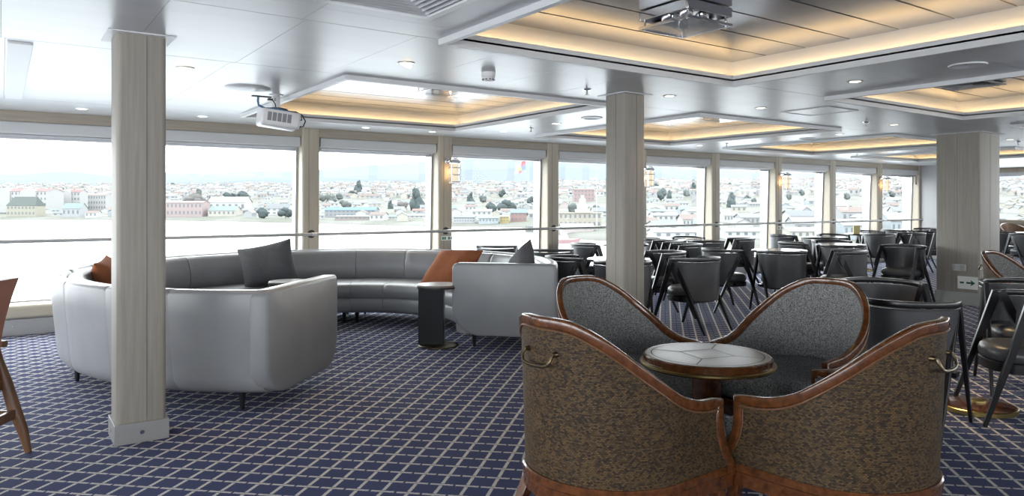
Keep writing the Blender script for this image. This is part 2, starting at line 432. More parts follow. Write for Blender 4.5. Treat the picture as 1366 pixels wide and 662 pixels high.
# window wall
ZS, ZH = .315, 2.21                 # sill top, header bottom
PIER = [(3.115+1.9633*k, 3.345+1.9633*k) for k in range(-4, 9)]
XE = 18.85
def vglass(z): return 9.34 - .06*(z-ZS)/(2.05-ZS)
b = MB(); b.box(X0, XE, WV, 9.45, ZH, CEIL+.03)
tag(b.build('wall_left', M['header'], bevel=.003), 'greige wood band running above the windows', 'wall', kind='structure')
b = MB(); b.box(X0, XE, 9.09, 9.45, 0, ZS-.02)
tag(b.build('wall_left_lower', M['kick'], smooth=False), kind='structure')
b = MB(); prof = rrect(9.02, 9.40, .175, ZS, (.01, .045, .03, .01), 4)
b.loft([[(x, y, z) for y, z in prof] for x in (X0, XE)])
tag(b.build('trim_1', M['sill']), 'pale rounded wooden window sill', 'sill', kind='structure')
b = MB(); b.box(X0, XE, 9.065, 9.10, 0, .165)
bb = tag(b.build('baseboard_left', M['kick'], bevel=.003), 'grey metal baseboard under the windows', 'baseboard', kind='structure')
b = MB()
for k in range(34): b.lathe([(.009, 0), (.009, .003), (.004, .004)], 8, (0, 0, 0)); 
b = MB()
for k in range(40):
    x = X0+.3+.6*k
    if x < XE: b.add([(x+.008*math.cos(a), 9.062, .10+.008*math.sin(a)) for a in [i*math.pi/4 for i in range(8)]], [tuple(range(8))])
b.build('screw', M['chrome'], bb, smooth=False)
for i, (a, c) in enumerate(PIER):
    b = MB(); prof = rrect(a, c, WV-.012, 9.42, (.003, .003, .028, .028), 4)
    b.prism(prof, 0, CEIL)
    o = tag(b.build('wall_pier', M['pier']), 'pale wood pier between two windows', 'wall pier', 'pale wood window piers', 'structure')
    b = MB(); xm = a+.085; b.box(xm-.0015, xm+.0015, WV-.0135, WV-.01, 0, CEIL); b.build('seam', M['dark'], o, smooth=False)
wi = 0
edges = PIER + [(XE-.02, XE+.1)]
for i in range(len(edges)-1):
    a, c = edges[i][1], edges[i+1][0]; wi += 1
    last = i == len(edges)-2
    e = empty(f'window_{wi}', ((a+c)/2, 9.3, ZS)); tag(e, f'window pane with grey metal frame facing the harbour', 'window', 'windows along the harbour side', 'structure')
    h = (c-a)/2; y = lambda z, off=0: vglass(z)+off-9.3
    z0, z1 = ZS-.015, 2.10
    def tilt(b, x0, x1, q0, q1, f, k):
        b.add([(x0, y(q0, f), q0-ZS), (x1, y(q0, f), q0-ZS), (x1, y(q0, k), q0-ZS), (x0, y(q0, k), q0-ZS), (x0, y(q1, f), q1-ZS), (x1, y(q1, f), q1-ZS), (x1, y(q1, k), q1-ZS), (x0, y(q1, k), q1-ZS)],
              [(0,3,2,1),(4,5,6,7),(0,1,5,4),(1,2,6,5),(2,3,7,6),(3,0,4,7)])
    b = MB(); tilt(b, -h, -h+.03, z0, z1, -.09, .03); tilt(b, h-.03, h, z0, z1, -.09, .03); tilt(b, -h, h, z0, z0+.03, -.05, .03); tilt(b, -h, h, z1-.06, z1, -.05, .03)
    b.build('frame', M['frame'], e, smooth=False)
    b = MB()
    for sx in (-1, 1):
        for k in range(18):
            z = z0+.08+k*.11
            if z > 2.02: break
            for n_ in (0,):
                yy = y(z, -.05); xx = sx*(h-.031)
                b.add([(xx, yy+.006*math.cos(t), z-ZS+.006*math.sin(t)) for t in [q*math.pi/3 for q in range(6)]], [tuple(range(6))])
    b.build('frame_screws', M['dark'], e, smooth=False)
    b = MB(); tilt(b, -h+.02, h-.02, z0+.02, z1-.05, 0, .006); b.build('pane', M['glass'], e, smooth=False)
    b = MB(); prof = rrect(-.235, -.12, 2.085, 2.212, (.01, .02, .02, .01), 3)
    hb = h-.02 if not last else h-.04
    b.loft([[(x, yy, z-ZS) for yy, z in prof] for x in (-hb, hb)]); b.build('blind_case', M['blind'], e)
    b = MB(); b.box(-hb+.02, hb-.02, -.185, -.180, (1.86 if last else 2.075)-ZS, 2.10-ZS); b.build('blind_cloth', M['blindcloth'], e, smooth=False)
    b = MB(); zb = (1.85 if last else 2.062); b.box(-hb+.02, hb-.02, -.195, -.172, zb-ZS, zb+.022-ZS); b.build('blind_bar', M['frame'], e, bevel=.004)
# end bulkhead, far wall, the other two sides
b = MB(); b.box(XE+.05, XE+.25, 7.95, 9.5, 0, CEIL+.03); tag(b.build('wall_end', M['greywall'], smooth=False), kind='structure')
b = MB(); b.box(XE+.25, X1+.2, 9.35, 9.5, 0, CEIL+.03); tag(b.build('wall_recess', M['greywall'], smooth=False), kind='structure')
b = MB(); b.box(X1, X1+.2, Y0, 9.5, 0, .92); b.box(X1, X1+.2, Y0, 9.5, 2.16, CEIL+.03)
for v in (Y0, -2.2, .6, 3.4, 6.2, 8.9): b.box(X1, X1+.2, v-.15, v+.15, .92, 2.16)
tag(b.build('wall_back', M['pier'], smooth=False), 'pale wall at the far end with a window behind the wide pillar', 'wall', kind='structure')
b = MB(); b.box(X1-.06, X1, Y0, 9.3, 2.09, 2.19); tag(b.build('trim_2', M['blind'], smooth=False), kind='structure')
b = MB(); b.box(X1-.05, X1+.01, Y0, 9.3, .86, .95); tag(b.build('trim_3', M['sill'], smooth=False), kind='structure')
b = MB(); b.box(X1+.1, X1+.106, Y0, 9.3, .9, 2.18); tag(b.build('window_30', M['glass'], smooth=False), kind='structure')
b = MB(); b.box(X0, X1, Y0-.2, Y0, 0, 1.25); b.box(X0, X1, Y0-.2, Y0, 2.05, CEIL+.03)  # unseen side wall, its window openings sized for fill light
for k in range(15): b.box(X0+1.96*k-.12, X0+1.96*k+.12, Y0-.2, Y0, .3, 2.2)
tag(b.build('wall_right', M['pier'], smooth=False), kind='structure')
b = MB(); b.box(X0-.2, X0, Y0, 9.5, 0, .315); b.box(X0-.2, X0, Y0, 9.5, 2.1, CEIL+.03)  # unseen end wall, window openings put in to admit more light
for k in range(8): b.box(X0-.2, X0, Y0+2*k-.12, Y0+2*k+.12, .3, 2.2)
tag(b.build('wall_front', M['pier'], smooth=False), kind='structure')

# pillars
def pillar(u0, u1, v0, v1, label, base_h, base_m, joints):
    e = empty('pillar', ((u0+u1)/2, (v0+v1)/2, 0)); tag(e, label, 'pillar', kind='structure')
    hx, hy = (u1-u0)/2, (v1-v0)/2
    b = MB(); b.prism(rrect(-hx, hx, -hy, hy, .028, 5), 0.01, CEIL); b.build('cladding', M['greige'], e)
    b = MB()
    for ax, q in joints:
        if ax == 'x': b.box(q-.001, q+.001, -hy-.0012, -hy+.01, base_h, CEIL)
        else: b.box(-hx-.0012, -hx+.01, q-.001, q+.001, base_h, CEIL)
    b.build('joint', M['dark'], e, smooth=False)
    b = MB(); b.box(-hx-.012, hx+.012, -hy-.012, hy+.012, 0, base_h); pl = b.build('base_plate', base_m, e, bevel=.002)
    b = MB(); b.box(-hx-.045, hx+.045, -hy-.045, hy+.045, CEIL-.006, CEIL+.001); b.build('ceiling_collar', M['white'], e, smooth=False)
    return e, pl, hx, hy
e, pl, hx, hy = pillar(.528, .785, 4.595, 4.852, 'greige wood pillar with metal foot in front of the curved sofa', .115, M['kick'], [('x', .025)])
b = MB()
for (px, py, nx) in ((.0, -hy-.0135, 0), (-hx-.0135, 0, 1)):
    ring = [(px+(0 if nx else .012*math.cos(a)), py+(.012*math.cos(a) if nx else 0), .058+.012*math.sin(a)) for a in [i*math.pi/5 for i in range(10)]]
    b.add(ring, [tuple(range(10))])
sc_ = b.build('screw', M['chrome'], e, smooth=False)
pillar(4.405, 4.66, 4.58, 4.83, 'greige wood pillar in the middle of the room behind the woven armchairs', .115, M['kick'], [('y', -.02), ('x', .02)])
e, pl, hx, hy = pillar(10.60, 11.23, 4.315, 4.87, 'wide greige pillar on the right with a socket and a green arrow sign', .17, M['kick'], [('y', .0), ('x', 0)])
# socket and sign on the wide pillar
b = MB(); b.prism(rrect(-.09, .09, -.045, .045, .012), 0, .012)
sock = b.build('socket_plate', M['silver']); sock.rotation_euler = (math.pi/2, 0, -math.pi/2); sock.location = (10.598, 4.56, .50)
tag(sock, 'silver double socket on the wide pillar above the arrow sign', 'socket')
for s in (-1, 1):
    b = MB(); b.box(s*.036-.03, s*.036+.03, -.03, .03, .0, .016); b.build('socket_face', M['kick'], sock, bevel=.003)
sg = MB(); sg.box(-.125, .125, -.085, .085, 0, .006); sign = sg.build('exit_sign', M['signwhite'], smooth=False)
sign.rotation_euler = (math.pi/2, 0, -math.pi/2); sign.location = (10.598, 4.46, .30)
tag(sign, 'white low-level sign with a green arrow at the foot of the wide pillar', 'sign')
b = MB(); b.add([(-.095, -.012, .0065), (-.045, -.012, .0065), (-.045, .012, .0065), (-.095, .012, .0065)], [(0,1,2,3)])
b.build('dash', M['signgreen'], sign, smooth=False)
b = MB(); b.add([(-.015, -.012, .0065), (.045, -.012, .0065), (.035, -.042, .0065), (.095, 0, .0065), (.035, .042, .0065), (.045, .012, .0065), (-.015, .012, .0065)], [tuple(range(7))])
b.build('arrow', M['signgreen'], sign, smooth=False)

# handrail
RZ, RV = .975, 8.93
e = empty('handrail', (9.0, RV, RZ)); tag(e, 'long round metal handrail running along the windows', 'handrail')
b = MB(); b.tube([(X0-9, 0, 0), (18.75-9, 0, 0)], .021, 10); b.build('rail', M['kick'], e)
for a, c in PIER:
    x = (a+c)/2-9
    b = MB(); b.tube([(x, 0, 0), (x, WV-RV-.012, 0)], .012, 8); b.tube([(x-.03, 0, 0), (x+.03, 0, 0)], .025, 10)
    br = b.build('bracket', M['silver'], e)
    b = MB(); b.tube([(x, WV-RV-.022, 0), (x, WV-RV-.010, 0)], [.052, .052], 18)
    b.build('rosette', M['blackrub'], br)

# ------------------------------------------------------------------ ceiling fittings
def downlight(u, v, label, spot=0.0, tiltd=False):
    e = empty('recessed_light', (u, v, CEIL)); tag(e, label, 'ceiling light', 'small recessed ceiling lights')
    b = MB(); b.lathe([(.042, -.002), (.055, -.006), (.062, -.003), (.062, .001)], 24)
    b.build('trim_ring', M['silver'], e)
    b = MB()
    if tiltd: b.lathe([(.040, -.022), (.043, -.014), (.043, .0)], 20); 
    else: b.lathe([(.04, -.0045), (.041, -.001)], 20)
    o = b.build('lens', M['downlight'], e)
    if tiltd: o.rotation_euler = (.25, .3, 0)
    if spot:
        l = bpy.data.lights.new('downlight_lamp', 'SPOT'); l.energy = spot; l.color = (1, .72, .42); l.spot_size = 1.5; l.spot_blend = .6; l.shadow_soft_size = .04
        q = bpy.data.objects.new('downlight_lamp', l); link(q, e); q.location = (0, 0, -.03)
DL = [(2.27,4.49,'recessed light in the ceiling between the vent and the smoke detector',28,True), (1.07,5.55,'recessed light in the ceiling just right of the near pillar',10,True),
      (5.5,3.13,'recessed light between the overhead coffer and the right-hand coffer',80,False), (4.88,4.5,'recessed light just right of the middle pillar head',12,False),
      (6.23,4.53,'recessed light left of the square ceiling hatch',14,False), (8.84,4.54,'recessed light right of the square ceiling hatch beside a sprinkler',14,False),
      (9.44,5.6,'recessed light past the second window-row coffer',10,False), (9.4,6.88,'recessed light between the second and third window-row coffers',10,False),
      (9.36,7.98,'recessed light near the windows between the second and third coffers',8,False), (13.25,6.88,'recessed light far along between the last two window-row coffers',8,False),
      (13.16,5.7,'recessed light far along above the last window-row coffer',8,False), (3.75,8.53,'recessed light close to the windows left of the wall lamp',8,False),
      (4.7,8.53,'recessed light close to the windows above the first wall lamp',8,False), (5.43,7.92,'recessed light beyond the projector coffer nearest the windows',8,False),
      (5.44,6.81,'recessed light left of the middle pillar between two coffers',8,False), (12.28,4.59,'recessed light behind the wide pillar',10,False),
      (.67,8.51,'recessed light close to the windows left of the near pillar',8,False), (1.81,8.48,'recessed light close to the windows right of the near pillar',8,False),
      (5.5,1.6,'recessed light at the right edge of the photo',30,False)]
for a in DL[:-1]: downlight(*a)
SPR = [(4.03,4.64,'small sprinkler head left of the middle pillar head'), (8.32,4.6,'small sprinkler head right of the square ceiling hatch'), (9.46,7.51,'small sprinkler head past the second window-row coffer'),
       (5.5,7.41,'small sprinkler head beyond the projector coffer'), (13.52,7.66,'small sprinkler head far along near the windows'), (12.82,4.68,'small sprinkler head behind the wide pillar')]
for u, v, lab in SPR:
    e = empty('sprinkler', (u, v, CEIL)); tag(e, lab, 'sprinkler', 'ceiling sprinklers')
    b = MB(); b.lathe([(.012, -.012), (.036, -.006), (.038, .001)], 18); b.build('escutcheon', M['chrome'], e)
    b = MB(); b.tube([(0, 0, 0), (0, 0, -.045)], .009, 8); b.lathe([(.02, -.05), (.02, -.046)], 12); b.build('nozzle', M['kick'], e)
for u, v, lab in [(5.49,2.31,'round flush cover in the ceiling near the right-hand coffer'), (9.66,6.22,'round flush cover past the second window-row coffer'), (5.39,6.12,'round flush cover left of the middle pillar head'), (6.48,8.51,'round flush cover close to the windows above the middle windows')]:
    e = empty('ceiling_speaker', (u, v, CEIL)); tag(e, lab, 'ceiling speaker')
    b = MB(); b.lathe([(.085, -.004), (.10, -.012), (.118, -.009), (.12, .001)], 32); b.build('ring', M['white'], e)
    b = MB(); b.lathe([(.088, -.003), (.088, -.001)], 32); b.lathe([(.006, -.006), (.006, -.003)], 8); b.build('cover', M['ceiling'], e)
b = MB()
e = empty('ceiling_hatch', (6.93, 4.33, CEIL)); tag(e, 'square flush hatch outlined in white in the ceiling', 'ceiling hatch')
for (x0, x1, y0, y1) in ((-.27, .27, -.27, -.255), (-.27, .27, .255, .27), (-.27, -.255, -.255, .255), (.255, .27, -.255, .255)): b.box(x0, x1, y0, y1, -.008, .001)
b.build('frame', M['white'], e, smooth=False)
b = MB(); b.box(-.253, .253, -.253, .253, -.003, .001); b.build('panel', M['ceiling'], e, smooth=False)
# smoke detector
e = empty('smoke_detector', (2.93, 4.47, CEIL)); tag(e, 'white smoke detector on the ceiling between the coffers', 'smoke detector')
b = MB(); b.lathe([(.05, -.032), (.052, -.03), (.052, .001)], 28); b.build('base', M['plastic'], e)
b = MB(); b.lathe([(.020, -.066), (.034, -.062), (.046, -.044), (.05, -.033)], 28); hd = b.build('sensor_head', M['plastic'], e)
b = MB()
for k in range(10):
    a = 2*math.pi*k/10; R = Matrix.Rotation(a, 4, 'Z'); b.box(.036, .0475, -.006, .006, -.056, -.050, R)
b.build('sensor_slots', M['dark'], hd, smooth=False)
# air diffuser
e = empty('air_vent', (1.52, 3.02, CEIL)); tag(e, 'square white louvred air vent in the ceiling at the top edge', 'air vent')
def sqring(b, h0, h1, z0, z1):
    for a, c in ((0, 1), (1, 2), (2, 3), (3, 0)):
        A = [(-1,-1), (1,-1), (1,1), (-1,1)]; p, q = A[a], A[c]
        b.add([(p[0]*h0, p[1]*h0, z0), (q[0]*h0, q[1]*h0, z0), (q[0]*h1, q[1]*h1, z1), (p[0]*h1, p[1]*h1, z1)], [(0,1,2,3)])
        b.add([(p[0]*h0, p[1]*h0, z0+.003), (q[0]*h0, q[1]*h0, z0+.003), (q[0]*h1, q[1]*h1, z1+.003), (p[0]*h1, p[1]*h1, z1+.003)], [(0,1,2,3)])
b = MB(); sqring(b, .31, .262, -.012, -.016); sqring(b, .31, .311, -.012, .0); sqring(b, .262, .25, -.016, .01); b.build('frame', M['white'], e, smooth=False, recalc=False)
b = MB()
for k in range(5): sqring(b, .235-.042*k, .205-.042*k, -.012, .016)
b.build('louvres', M['white'], e, smooth=False, recalc=False)
b = MB(); b.box(-.26, .26, -.26, .26, .016, .019); b.build('duct', M['dark'], e, smooth=False)
e2 = copy_tree(e); e2.location = (7.57, 3.18, CEIL+.175); tag(e2, 'small louvred air vent inside the right-hand coffer', 'air vent'); e2.scale = (.75, .75, .6)

# coffer fittings: two stacked square plates with clear lamps
def coffer_lamp(u, v, label):
    e = empty('coffer_lamp', (u, v, CEIL+.18)); tag(e, label, 'ceiling lamp', 'square chrome lamps in the coffers')
    b = MB(); 
    b.box(-.19, .19, -.19, -.178, -.055, 0); b.box(-.19, .19, .178, .19, -.055, 0); b.box(-.19, -.178, -.178, .178, -.055, 0); b.box(.178, .19, -.178, .178, -.055, 0)
    b.box(-.178, .178, -.178, .178, -.01, 0); b.build('housing', M['chrome'], e, bevel=.002)
    b = MB(); b.box(-.19, .19, -.19, .19, -.105, -.095); pl = b.build('glass_plate', M['lampglass'], e, bevel=.002)
    b = MB(); b.box(-.192, .192, -.192, -.182, -.107, -.092); b.box(-.192, .192, .182, .192, -.107, -.092); b.box(-.192, -.182, -.182, .182, -.107, -.092); b.box(.182, .192, -.182, .182, -.107, -.092)
    b.build('plate_edge', M['chrome'], pl, smooth=False)
    for sx in (-1, 1):
        for sy in (-1, 1):
            b = MB(); b.tube([(sx*.165, sy*.165, -.11), (sx*.165, sy*.165, -.01)], .007, 8); b.build('post', M['chrome'], e)
    for sx, sy in ((-.07, -.07), (.07, .07), (-.07, .07), (.07, -.07)):
        b = MB(); b.lathe([(.018, -.09), (.035, -.075), (.042, -.03), (.02, -.012)], 16, (sx, sy, 0)); b.build('lamp', M['chrome'], e)
coffer_lamp(3.31, 2.93, 'square chrome and glass lamp in the overhead coffer')
coffer_lamp(3.36, 5.9, 'square chrome and glass lamp in the coffer beside the projector')
coffer_lamp(7.3, 5.85, 'square chrome and glass lamp in the coffer right of the middle pillar')
coffer_lamp(7.27, 2.3, 'square chrome and glass lamp in the right-hand coffer')

# projector
e = empty('projector', (1.99, 6.46, CEIL)); tag(e, 'white projector hanging from the ceiling with looped cables', 'projector')
b = MB(); b.lathe([(.062, -.008), (.062, .001)], 24); b.build('ceiling_flange', M['white'], e)
b = MB(); b.tube([(0, 0, 0), (0, 0, -.115)], .034, 16); pole = b.build('pole', M['white'], e)
b = MB()
for z in (-.04, -.055): b.lathe([(.005, z-.004), (.005, z+.004)], 6, (-.034*.5, -.034*.86, 0))
b.build('pole_bolts', M['dark'], pole)
MR = Matrix.Translation((.02, 0, -.215)) @ Matrix.Rotation(math.radians(-6), 4, 'Z') @ Matrix.Rotation(math.radians(6), 4, 'Y')
b = MB(); prof = rrect(-.17, .17, -.125, .125, .03, 5)
def R3(sc, z): return [MR @ Vector((x*sc, y*sc, z)) for x, y in prof]
b.loft([R3(.90, -.075), R3(.97, -.068), R3(1.0, -.05), R3(1.0, .05), R3(.98, .062), R3(.94, .067)]); body = b.build('body', M['plastic'], e, angle=50)
b = MB()
for k in range(5): b.box(-.115+.042*k, -.115+.042*k+.034, -.127, -.12, -.035, .04, MR)
b.build('vent_grille', mat('grille_grey', (.25, .25, .27), .6), body, smooth=False)
b = MB(); b.lathe([(.085, -.148), (.10, -.145), (.10, -.125), (.05, -.115)], 20); b.build('mount_plate', M['blackrub'], e)
b = MB(); b.lathe([(.045, -.01), (.045, .012)], 16, (.06, .128, -.215)); 
b = MB()
q = [Vector(p) for p in ((-.17, -.06, -.03), (-.175, -.06, -.075), (-.165, -.05, -.11), (-.11, -.06, -.135), (-.03, -.10, -.135), (.05, -.10, -.15), (.10, -.07, -.15))]
b.tube(q, .010, 8); b.build('data_cable', M['bluecable'], e)
b = MB(); b.tube([(-.07, -.06, -.055), (-.045, -.06, -.06), (-.025, -.06, -.09), (-.02, -.06, -.13)], .005, 6)
b.tube([(.08, -.05, -.145), (.17, -.02, -.14), (.235, 0, -.165), (.265, 0, -.215), (.245, 0, -.265), (.195, 0, -.272)], .006, 6)
b.tube([(.10, .02, -.145), (.17, .02, -.15), (.235, .02, -.175), (.238, .02, -.205), (.19, .02, -.215)], .006, 6)
b.box(.185, .215, -.012, .012, -.282, -.262); b.box(.185, .215, .008, .032, -.225, -.205)
b.build('power_cable', M['blackrub'], e)
b = MB(); b.box(-.225, -.06, -.075, -.045, -.040, -.028); b.box(-.09, -.05, -.075, -.045, -.062, -.045); b.build('cable_plug', M['blackrub'], e, smooth=False)
e = empty('cable_rose', (1.67, 6.19, CEIL)); tag(e, 'round white ceiling rose with cables beside the projector', 'ceiling rose')
b = MB(); b.lathe([(.02, -.022), (.12, -.018), (.165, -.010), (.185, .001)], 40); b.build('disc', M['white'], e)

# ------------------------------------------------------------------ bulkhead lamps on the piers
def wall_lamp(x, label):
    e = empty('wall_lamp', (x, WV-.012, 1.97)); tag(e, label, 'wall lamp', 'caged ship lamps on the window piers')
    b = MB(); b.tube([(-.05, 0, 0), (-.05, -.02, 0)], .045, 18); b.tube([(-.05, -.015, 0), (-.05, -.09, .0), (.0, -.12, .0)], [.028, .026, .024], 10)
    b.build('bracket', M['chrome'], e)
    L = (.0, -.13, 0)
    b = MB(); b.lathe([(.085, -.045), (.088, -.02), (.075, .0), (.06, .012), (.06, .028), (.03, .04)], 20, L); b.build('cap', M['chrome'], e)
    b = MB(); b.lathe([(.03, -.305), (.055, -.295), (.058, -.10), (.055, -.045)], 20, L); b.build('glass', M['bulb'], e)
    b = MB()
    for k in range(6):
        a = math.pi/6+k*math.pi/3; c, s_ = math.cos(a)*.082, math.sin(a)*.082-.13
        b.tube([(c, s_, -.03), (c, s_, -.31), (c*.5, (s_+.13)*.5-.13, -.325)], .0065, 6)
    for z in (-.10, -.20, -.30): b.tube([(.083*math.cos(t), .083*math.sin(t)-.13, z) for t in [2*math.pi*i/20 for i in range(20)]], .0065, 6, closed=True)
    b.build('cage', M['silver'], e)
    l = bpy.data.lights.new('lamp_glow', 'POINT'); l.energy = 3; l.color = (1, .62, .28); l.shadow_soft_size = .05
    q = bpy.data.objects.new('lamp_glow', l); link(q, e); q.location = (-.02, -.085, -.16)
for x, lab in ((5.27, 'caged chrome wall lamp on the pier above the terracotta cushion'), (9.17, 'caged chrome wall lamp just right of the middle pillar'), (13.12, 'caged chrome wall lamp on the sixth pier, third along'), (17.03, 'farthest caged chrome wall lamp near the end bulkhead')):
    wall_lamp(x, lab)
for x, lab in ((5.21, 'small green exit marker on the pier under the first wall lamp'), (13.06, 'small green exit marker on the pier under the third wall lamp')):
    b = MB(); b.box(-.09, .09, 0, .006, -.03, .03); o = b.build('exit_marker', M['signwhite'], smooth=False); o.location = (x, WV-.02, .87); tag(o, lab, 'sign')
    b = MB(); 
    for q0, q1 in ((-.08, -.05), (-.045, -.015), (.02, .05)): b.box(q0, q1, -.001, 0, -.02, .02)
    b.box(.055, .08, -.001, 0, -.008, .008); b.build('marker_symbols', mat('marker_green', (.05, .20, .12), .5), o, smooth=False)

# ------------------------------------------------------------------ the round sofa in three sections
SC = (-1.70, 7.05); SR = 2.14
SXY = wxy(*SC)
def sofa_section(a0, a1, arm0, arm1, label, seams, legs, cen=SC, R=SR, cen2=None, skew=0.0):
    SXY = wxy(*cen); SX2 = wxy(*(cen2 or cen))
    A0, A1 = wang(a0), wang(a1); am = (A0+A1)/2
    ox, oy = SXY[0]+1.6*math.cos(am), SXY[1]+1.6*math.sin(am)
    e = empty('curved_sofa', (ox, oy, 0)); tag(e, label, 'sofa', 'sections of the round grey sofa')
    dx, dy = SXY[0]-ox, SXY[1]-oy
    def P(r, a, z):
        q = max(0, min(1, (a-A0)/(A1-A0))); w = max(0, (q-.6)/.4)**2
        a += math.radians(skew)*w*max(0, (R-r)/(R-1.15))
        return (dx+(SX2[0]-SXY[0])*q+r*math.cos(a), dy+(SX2[1]-SXY[1])*q+r*math.sin(a), z*1.02)
    def sweep(prof, s0, s1, name, m, parent, seam=(), depth=.006, n=None, angle=50, pleat=None):
        angs = set()
        n = n or max(6, int(abs(s1-s0)/math.radians(3)))
        for k in range(n+1): angs.add(s0+(s1-s0)*k/n)
        for q in seam:
            for dlt in (-.0035, 0, .0035): angs.add(q+dlt)
        angs = sorted(x for x in angs if min(s0, s1)-1e-9 <= x <= max(s0, s1)+1e-9)
        cr = sum(p[0] for p in prof)/len(prof); cz = sum(p[1] for p in prof)/len(prof)
        rings = []
        for a in angs:
            ins = depth if any(abs(a-q) < .001 for q in seam) else 0
            ends = min(abs(a-s0), abs(a-s1))*1.6
            rg = []
            for r, z in prof:
                v = Vector((r-cr, z-cz)); L = v.length; v = v*(1-ins/max(L, .05))
                rr, zz = cr+v.x, cz+v.y
                if pleat: rr += pleat(a, z)
                rg.append(P(rr, a, zz))
            rings.append(rg)
        b = MB(); b.loft(rings); return b.build(name, m, parent, angle=angle)
    ti = .06/1.6
    s0 = A0+(.13/1.7 if arm0 else .0012); s1 = A1-(.13/1.7 if arm1 else .0012)
    shell = [(R-.22, .115)] + [(R-.14+.10*math.sin(t), .115+.13*(1-math.cos(t))) for t in [k*math.pi/2/6 for k in range(1, 7)]] + [(R-.005, .62), (R, .755)] + \
            [(R-.03+.03*math.cos(t), .755+.028*math.sin(t)) for t in [k*math.pi/2/3 for k in range(1, 4)]] + [(R-.085, .783), (R-.105, .765), (R-.12, .70), (R-.17, .40), (R-.24, .20)]
    sweep(shell, A0+(.06/1.7 if arm0 else .0012), A1-(.06/1.7 if arm1 else .0012), 'shell', M['leather'], e, [wang(q) for q in seams[0]], .009)
    bc = [(R-.13, .46), (R-.26, .44), (R-.285, .50), (R-.275, .62), (R-.235, .73), (R-.20, .768), (R-.15, .772), (R-.115, .755), (R-.11, .70)]
    def pl(a, z):
        return .007*math.sin(a*95+3*math.sin(a*17))*max(0, math.sin(a*7))*(1 if z > .5 else .3)
    sweep(bc, s0, s1, 'back_cushion', M['leather'], e, [wang(q) for q in seams[1]], .008, pleat=pl)
    r0 = 1.17
    sc = [(r0+.02, .29), (r0-.005, .33), (r0-.008, .38), (r0+.01, .415), (r0+.06, .438), (r0+.3, .448), (R-.25, .44), (R-.23, .42), (R-.23, .30), (R-.3, .285)]
    sweep(sc, s0, s1, 'seat_cushion', M['leather'], e, [wang(q) for q in seams[1]], .006)
    bs = [(r0+.05, .12), (r0+.015, .14), (r0+.005, .16), (r0+.005, .27), (r0+.02, .287), (R-.3, .287), (R-.2, .27), (R-.22, .12)]
    sweep(bs, s0, s1, 'base', M['leather'], e, [wang(q) for q in seams[1]], .008)
    for has, a, sg in ((arm0, A0, 1), (arm1, A1, -1)):
        if not has: continue
        out = rrect(r0-.02, R+.005, .115, .785, (.05, .06, .27, .20), 9)
        t = .12
        def ring(off, inset):
            cr = sum(p[0] for p in out)/len(out); cz = .45; rg = []
            for r, z in out:
                k = 1-inset/.45; rr = cr+(r-cr)*(1-inset/.5); zz = cz+(z-cz)*(1-inset/.34)
                tx, ty = -math.sin(a)*sg*off, math.cos(a)*sg*off
                x, y, q = P(rr, a, zz); rg.append((x+tx, y+ty, q))
            return rg
        b = MB(); b.loft([ring(.0, .022), ring(.004, .010), ring(.012, .003), ring(.024, 0), ring(t-.02, 0), ring(t-.005, .006), ring(t, .02)])
        b.build('arm_panel', M['leather'], e, angle=60)
    for r, a in legs:
        x, y, _ = P(r, wang(a), 0)
        b = MB(); b.lathe([(.014, 0), (.024, .125)], 12, (x, y, 0)); b.build('leg', M['ebony'], e)
sofa_section(-10.5, 96.5, True, False, 'right-hand section of the round grey leather sofa, with the terracotta cushion', ([20, 45, 70], [16, 40, 78]), [(1.35, -6), (1.98, -6), (1.98, 45), (1.3, 93.5), (1.95, 93.5), (1.3, 45)])
sofa_section(96.5, 152, False, True if False else False, 'far middle section of the round grey leather sofa under the big window', ([115, 133], [124]), [(1.3, 99.5), (1.95, 99.5), (1.3, 149), (1.98, 149)], R=2.14, cen2=(-1.79, 6.89))
sofa_section(152, 274.3, False, True, 'left section of the round grey leather sofa, its back to us behind the near pillar', ([172, 186, 200, 214, 228, 243, 257], [180, 210, 240]), [(1.3, 155), (2.0, 185), (2.06, 219), (2.06, 242.6), (2.06, 267), (1.5, 263)], cen=(-1.72, 6.85), R=2.22, skew=13)

def cushion(name, loc, rot, w, h, t, m, label, seed=0, group=None):
    rnd = random.Random(seed); n = 16; b = MB(); top = []; bot = []
    for i in range(n+1):
        for j in range(n+1):
            x, y = -1+2*i/n, -1+2*j/n
            ex = 1-.07*(1-abs(x)**2)*abs(y)**3; ey = 1-.07*(1-abs(y)**2)*abs(x)**3
            px = x*w/2*(1-.07*(1-x*x)*0-.06*(1-y*y)*0)*(1-.09*(1-y*y)*abs(x)**2); py = y*h/2*(1-.09*(1-x*x)*abs(y)**2)
            th = t*.56*((1-x**4)*(1-y**4))**.72
            wr = .008*math.sin(5*x+3*y+seed)*math.cos(4*y-2*x+seed*2)*(1-x**4)*(1-y**4)
            top.append((px, py, th+wr+.004)); bot.append((px, py, -th+wr-.004))
    N = n+1; fs = []
    for i in range(n):
        for j in range(n):
            a = i*N+j; fs.append((a, a+N, a+N+1, a+1)); fs.append((N*N+a, N*N+a+1, N*N+a+N+1, N*N+a+N))
    brd = [i*N for i in range(N)] + [n*N+j for j in range(1, N)] + [i*N+n for i in range(n-1, -1, -1)] + [j for j in range(n-1, 0, -1)]
    for k in range(len(brd)):
        a, c = brd[k], brd[(k+1) % len(brd)]; fs.append((a, c, N*N+c, N*N+a))
    b.add(top+bot, fs)
    o = b.build(name, m, angle=180, subsurf=1); o.location = loc; o.rotation_euler = rot
    tag(o, label, 'cushion', group); return o
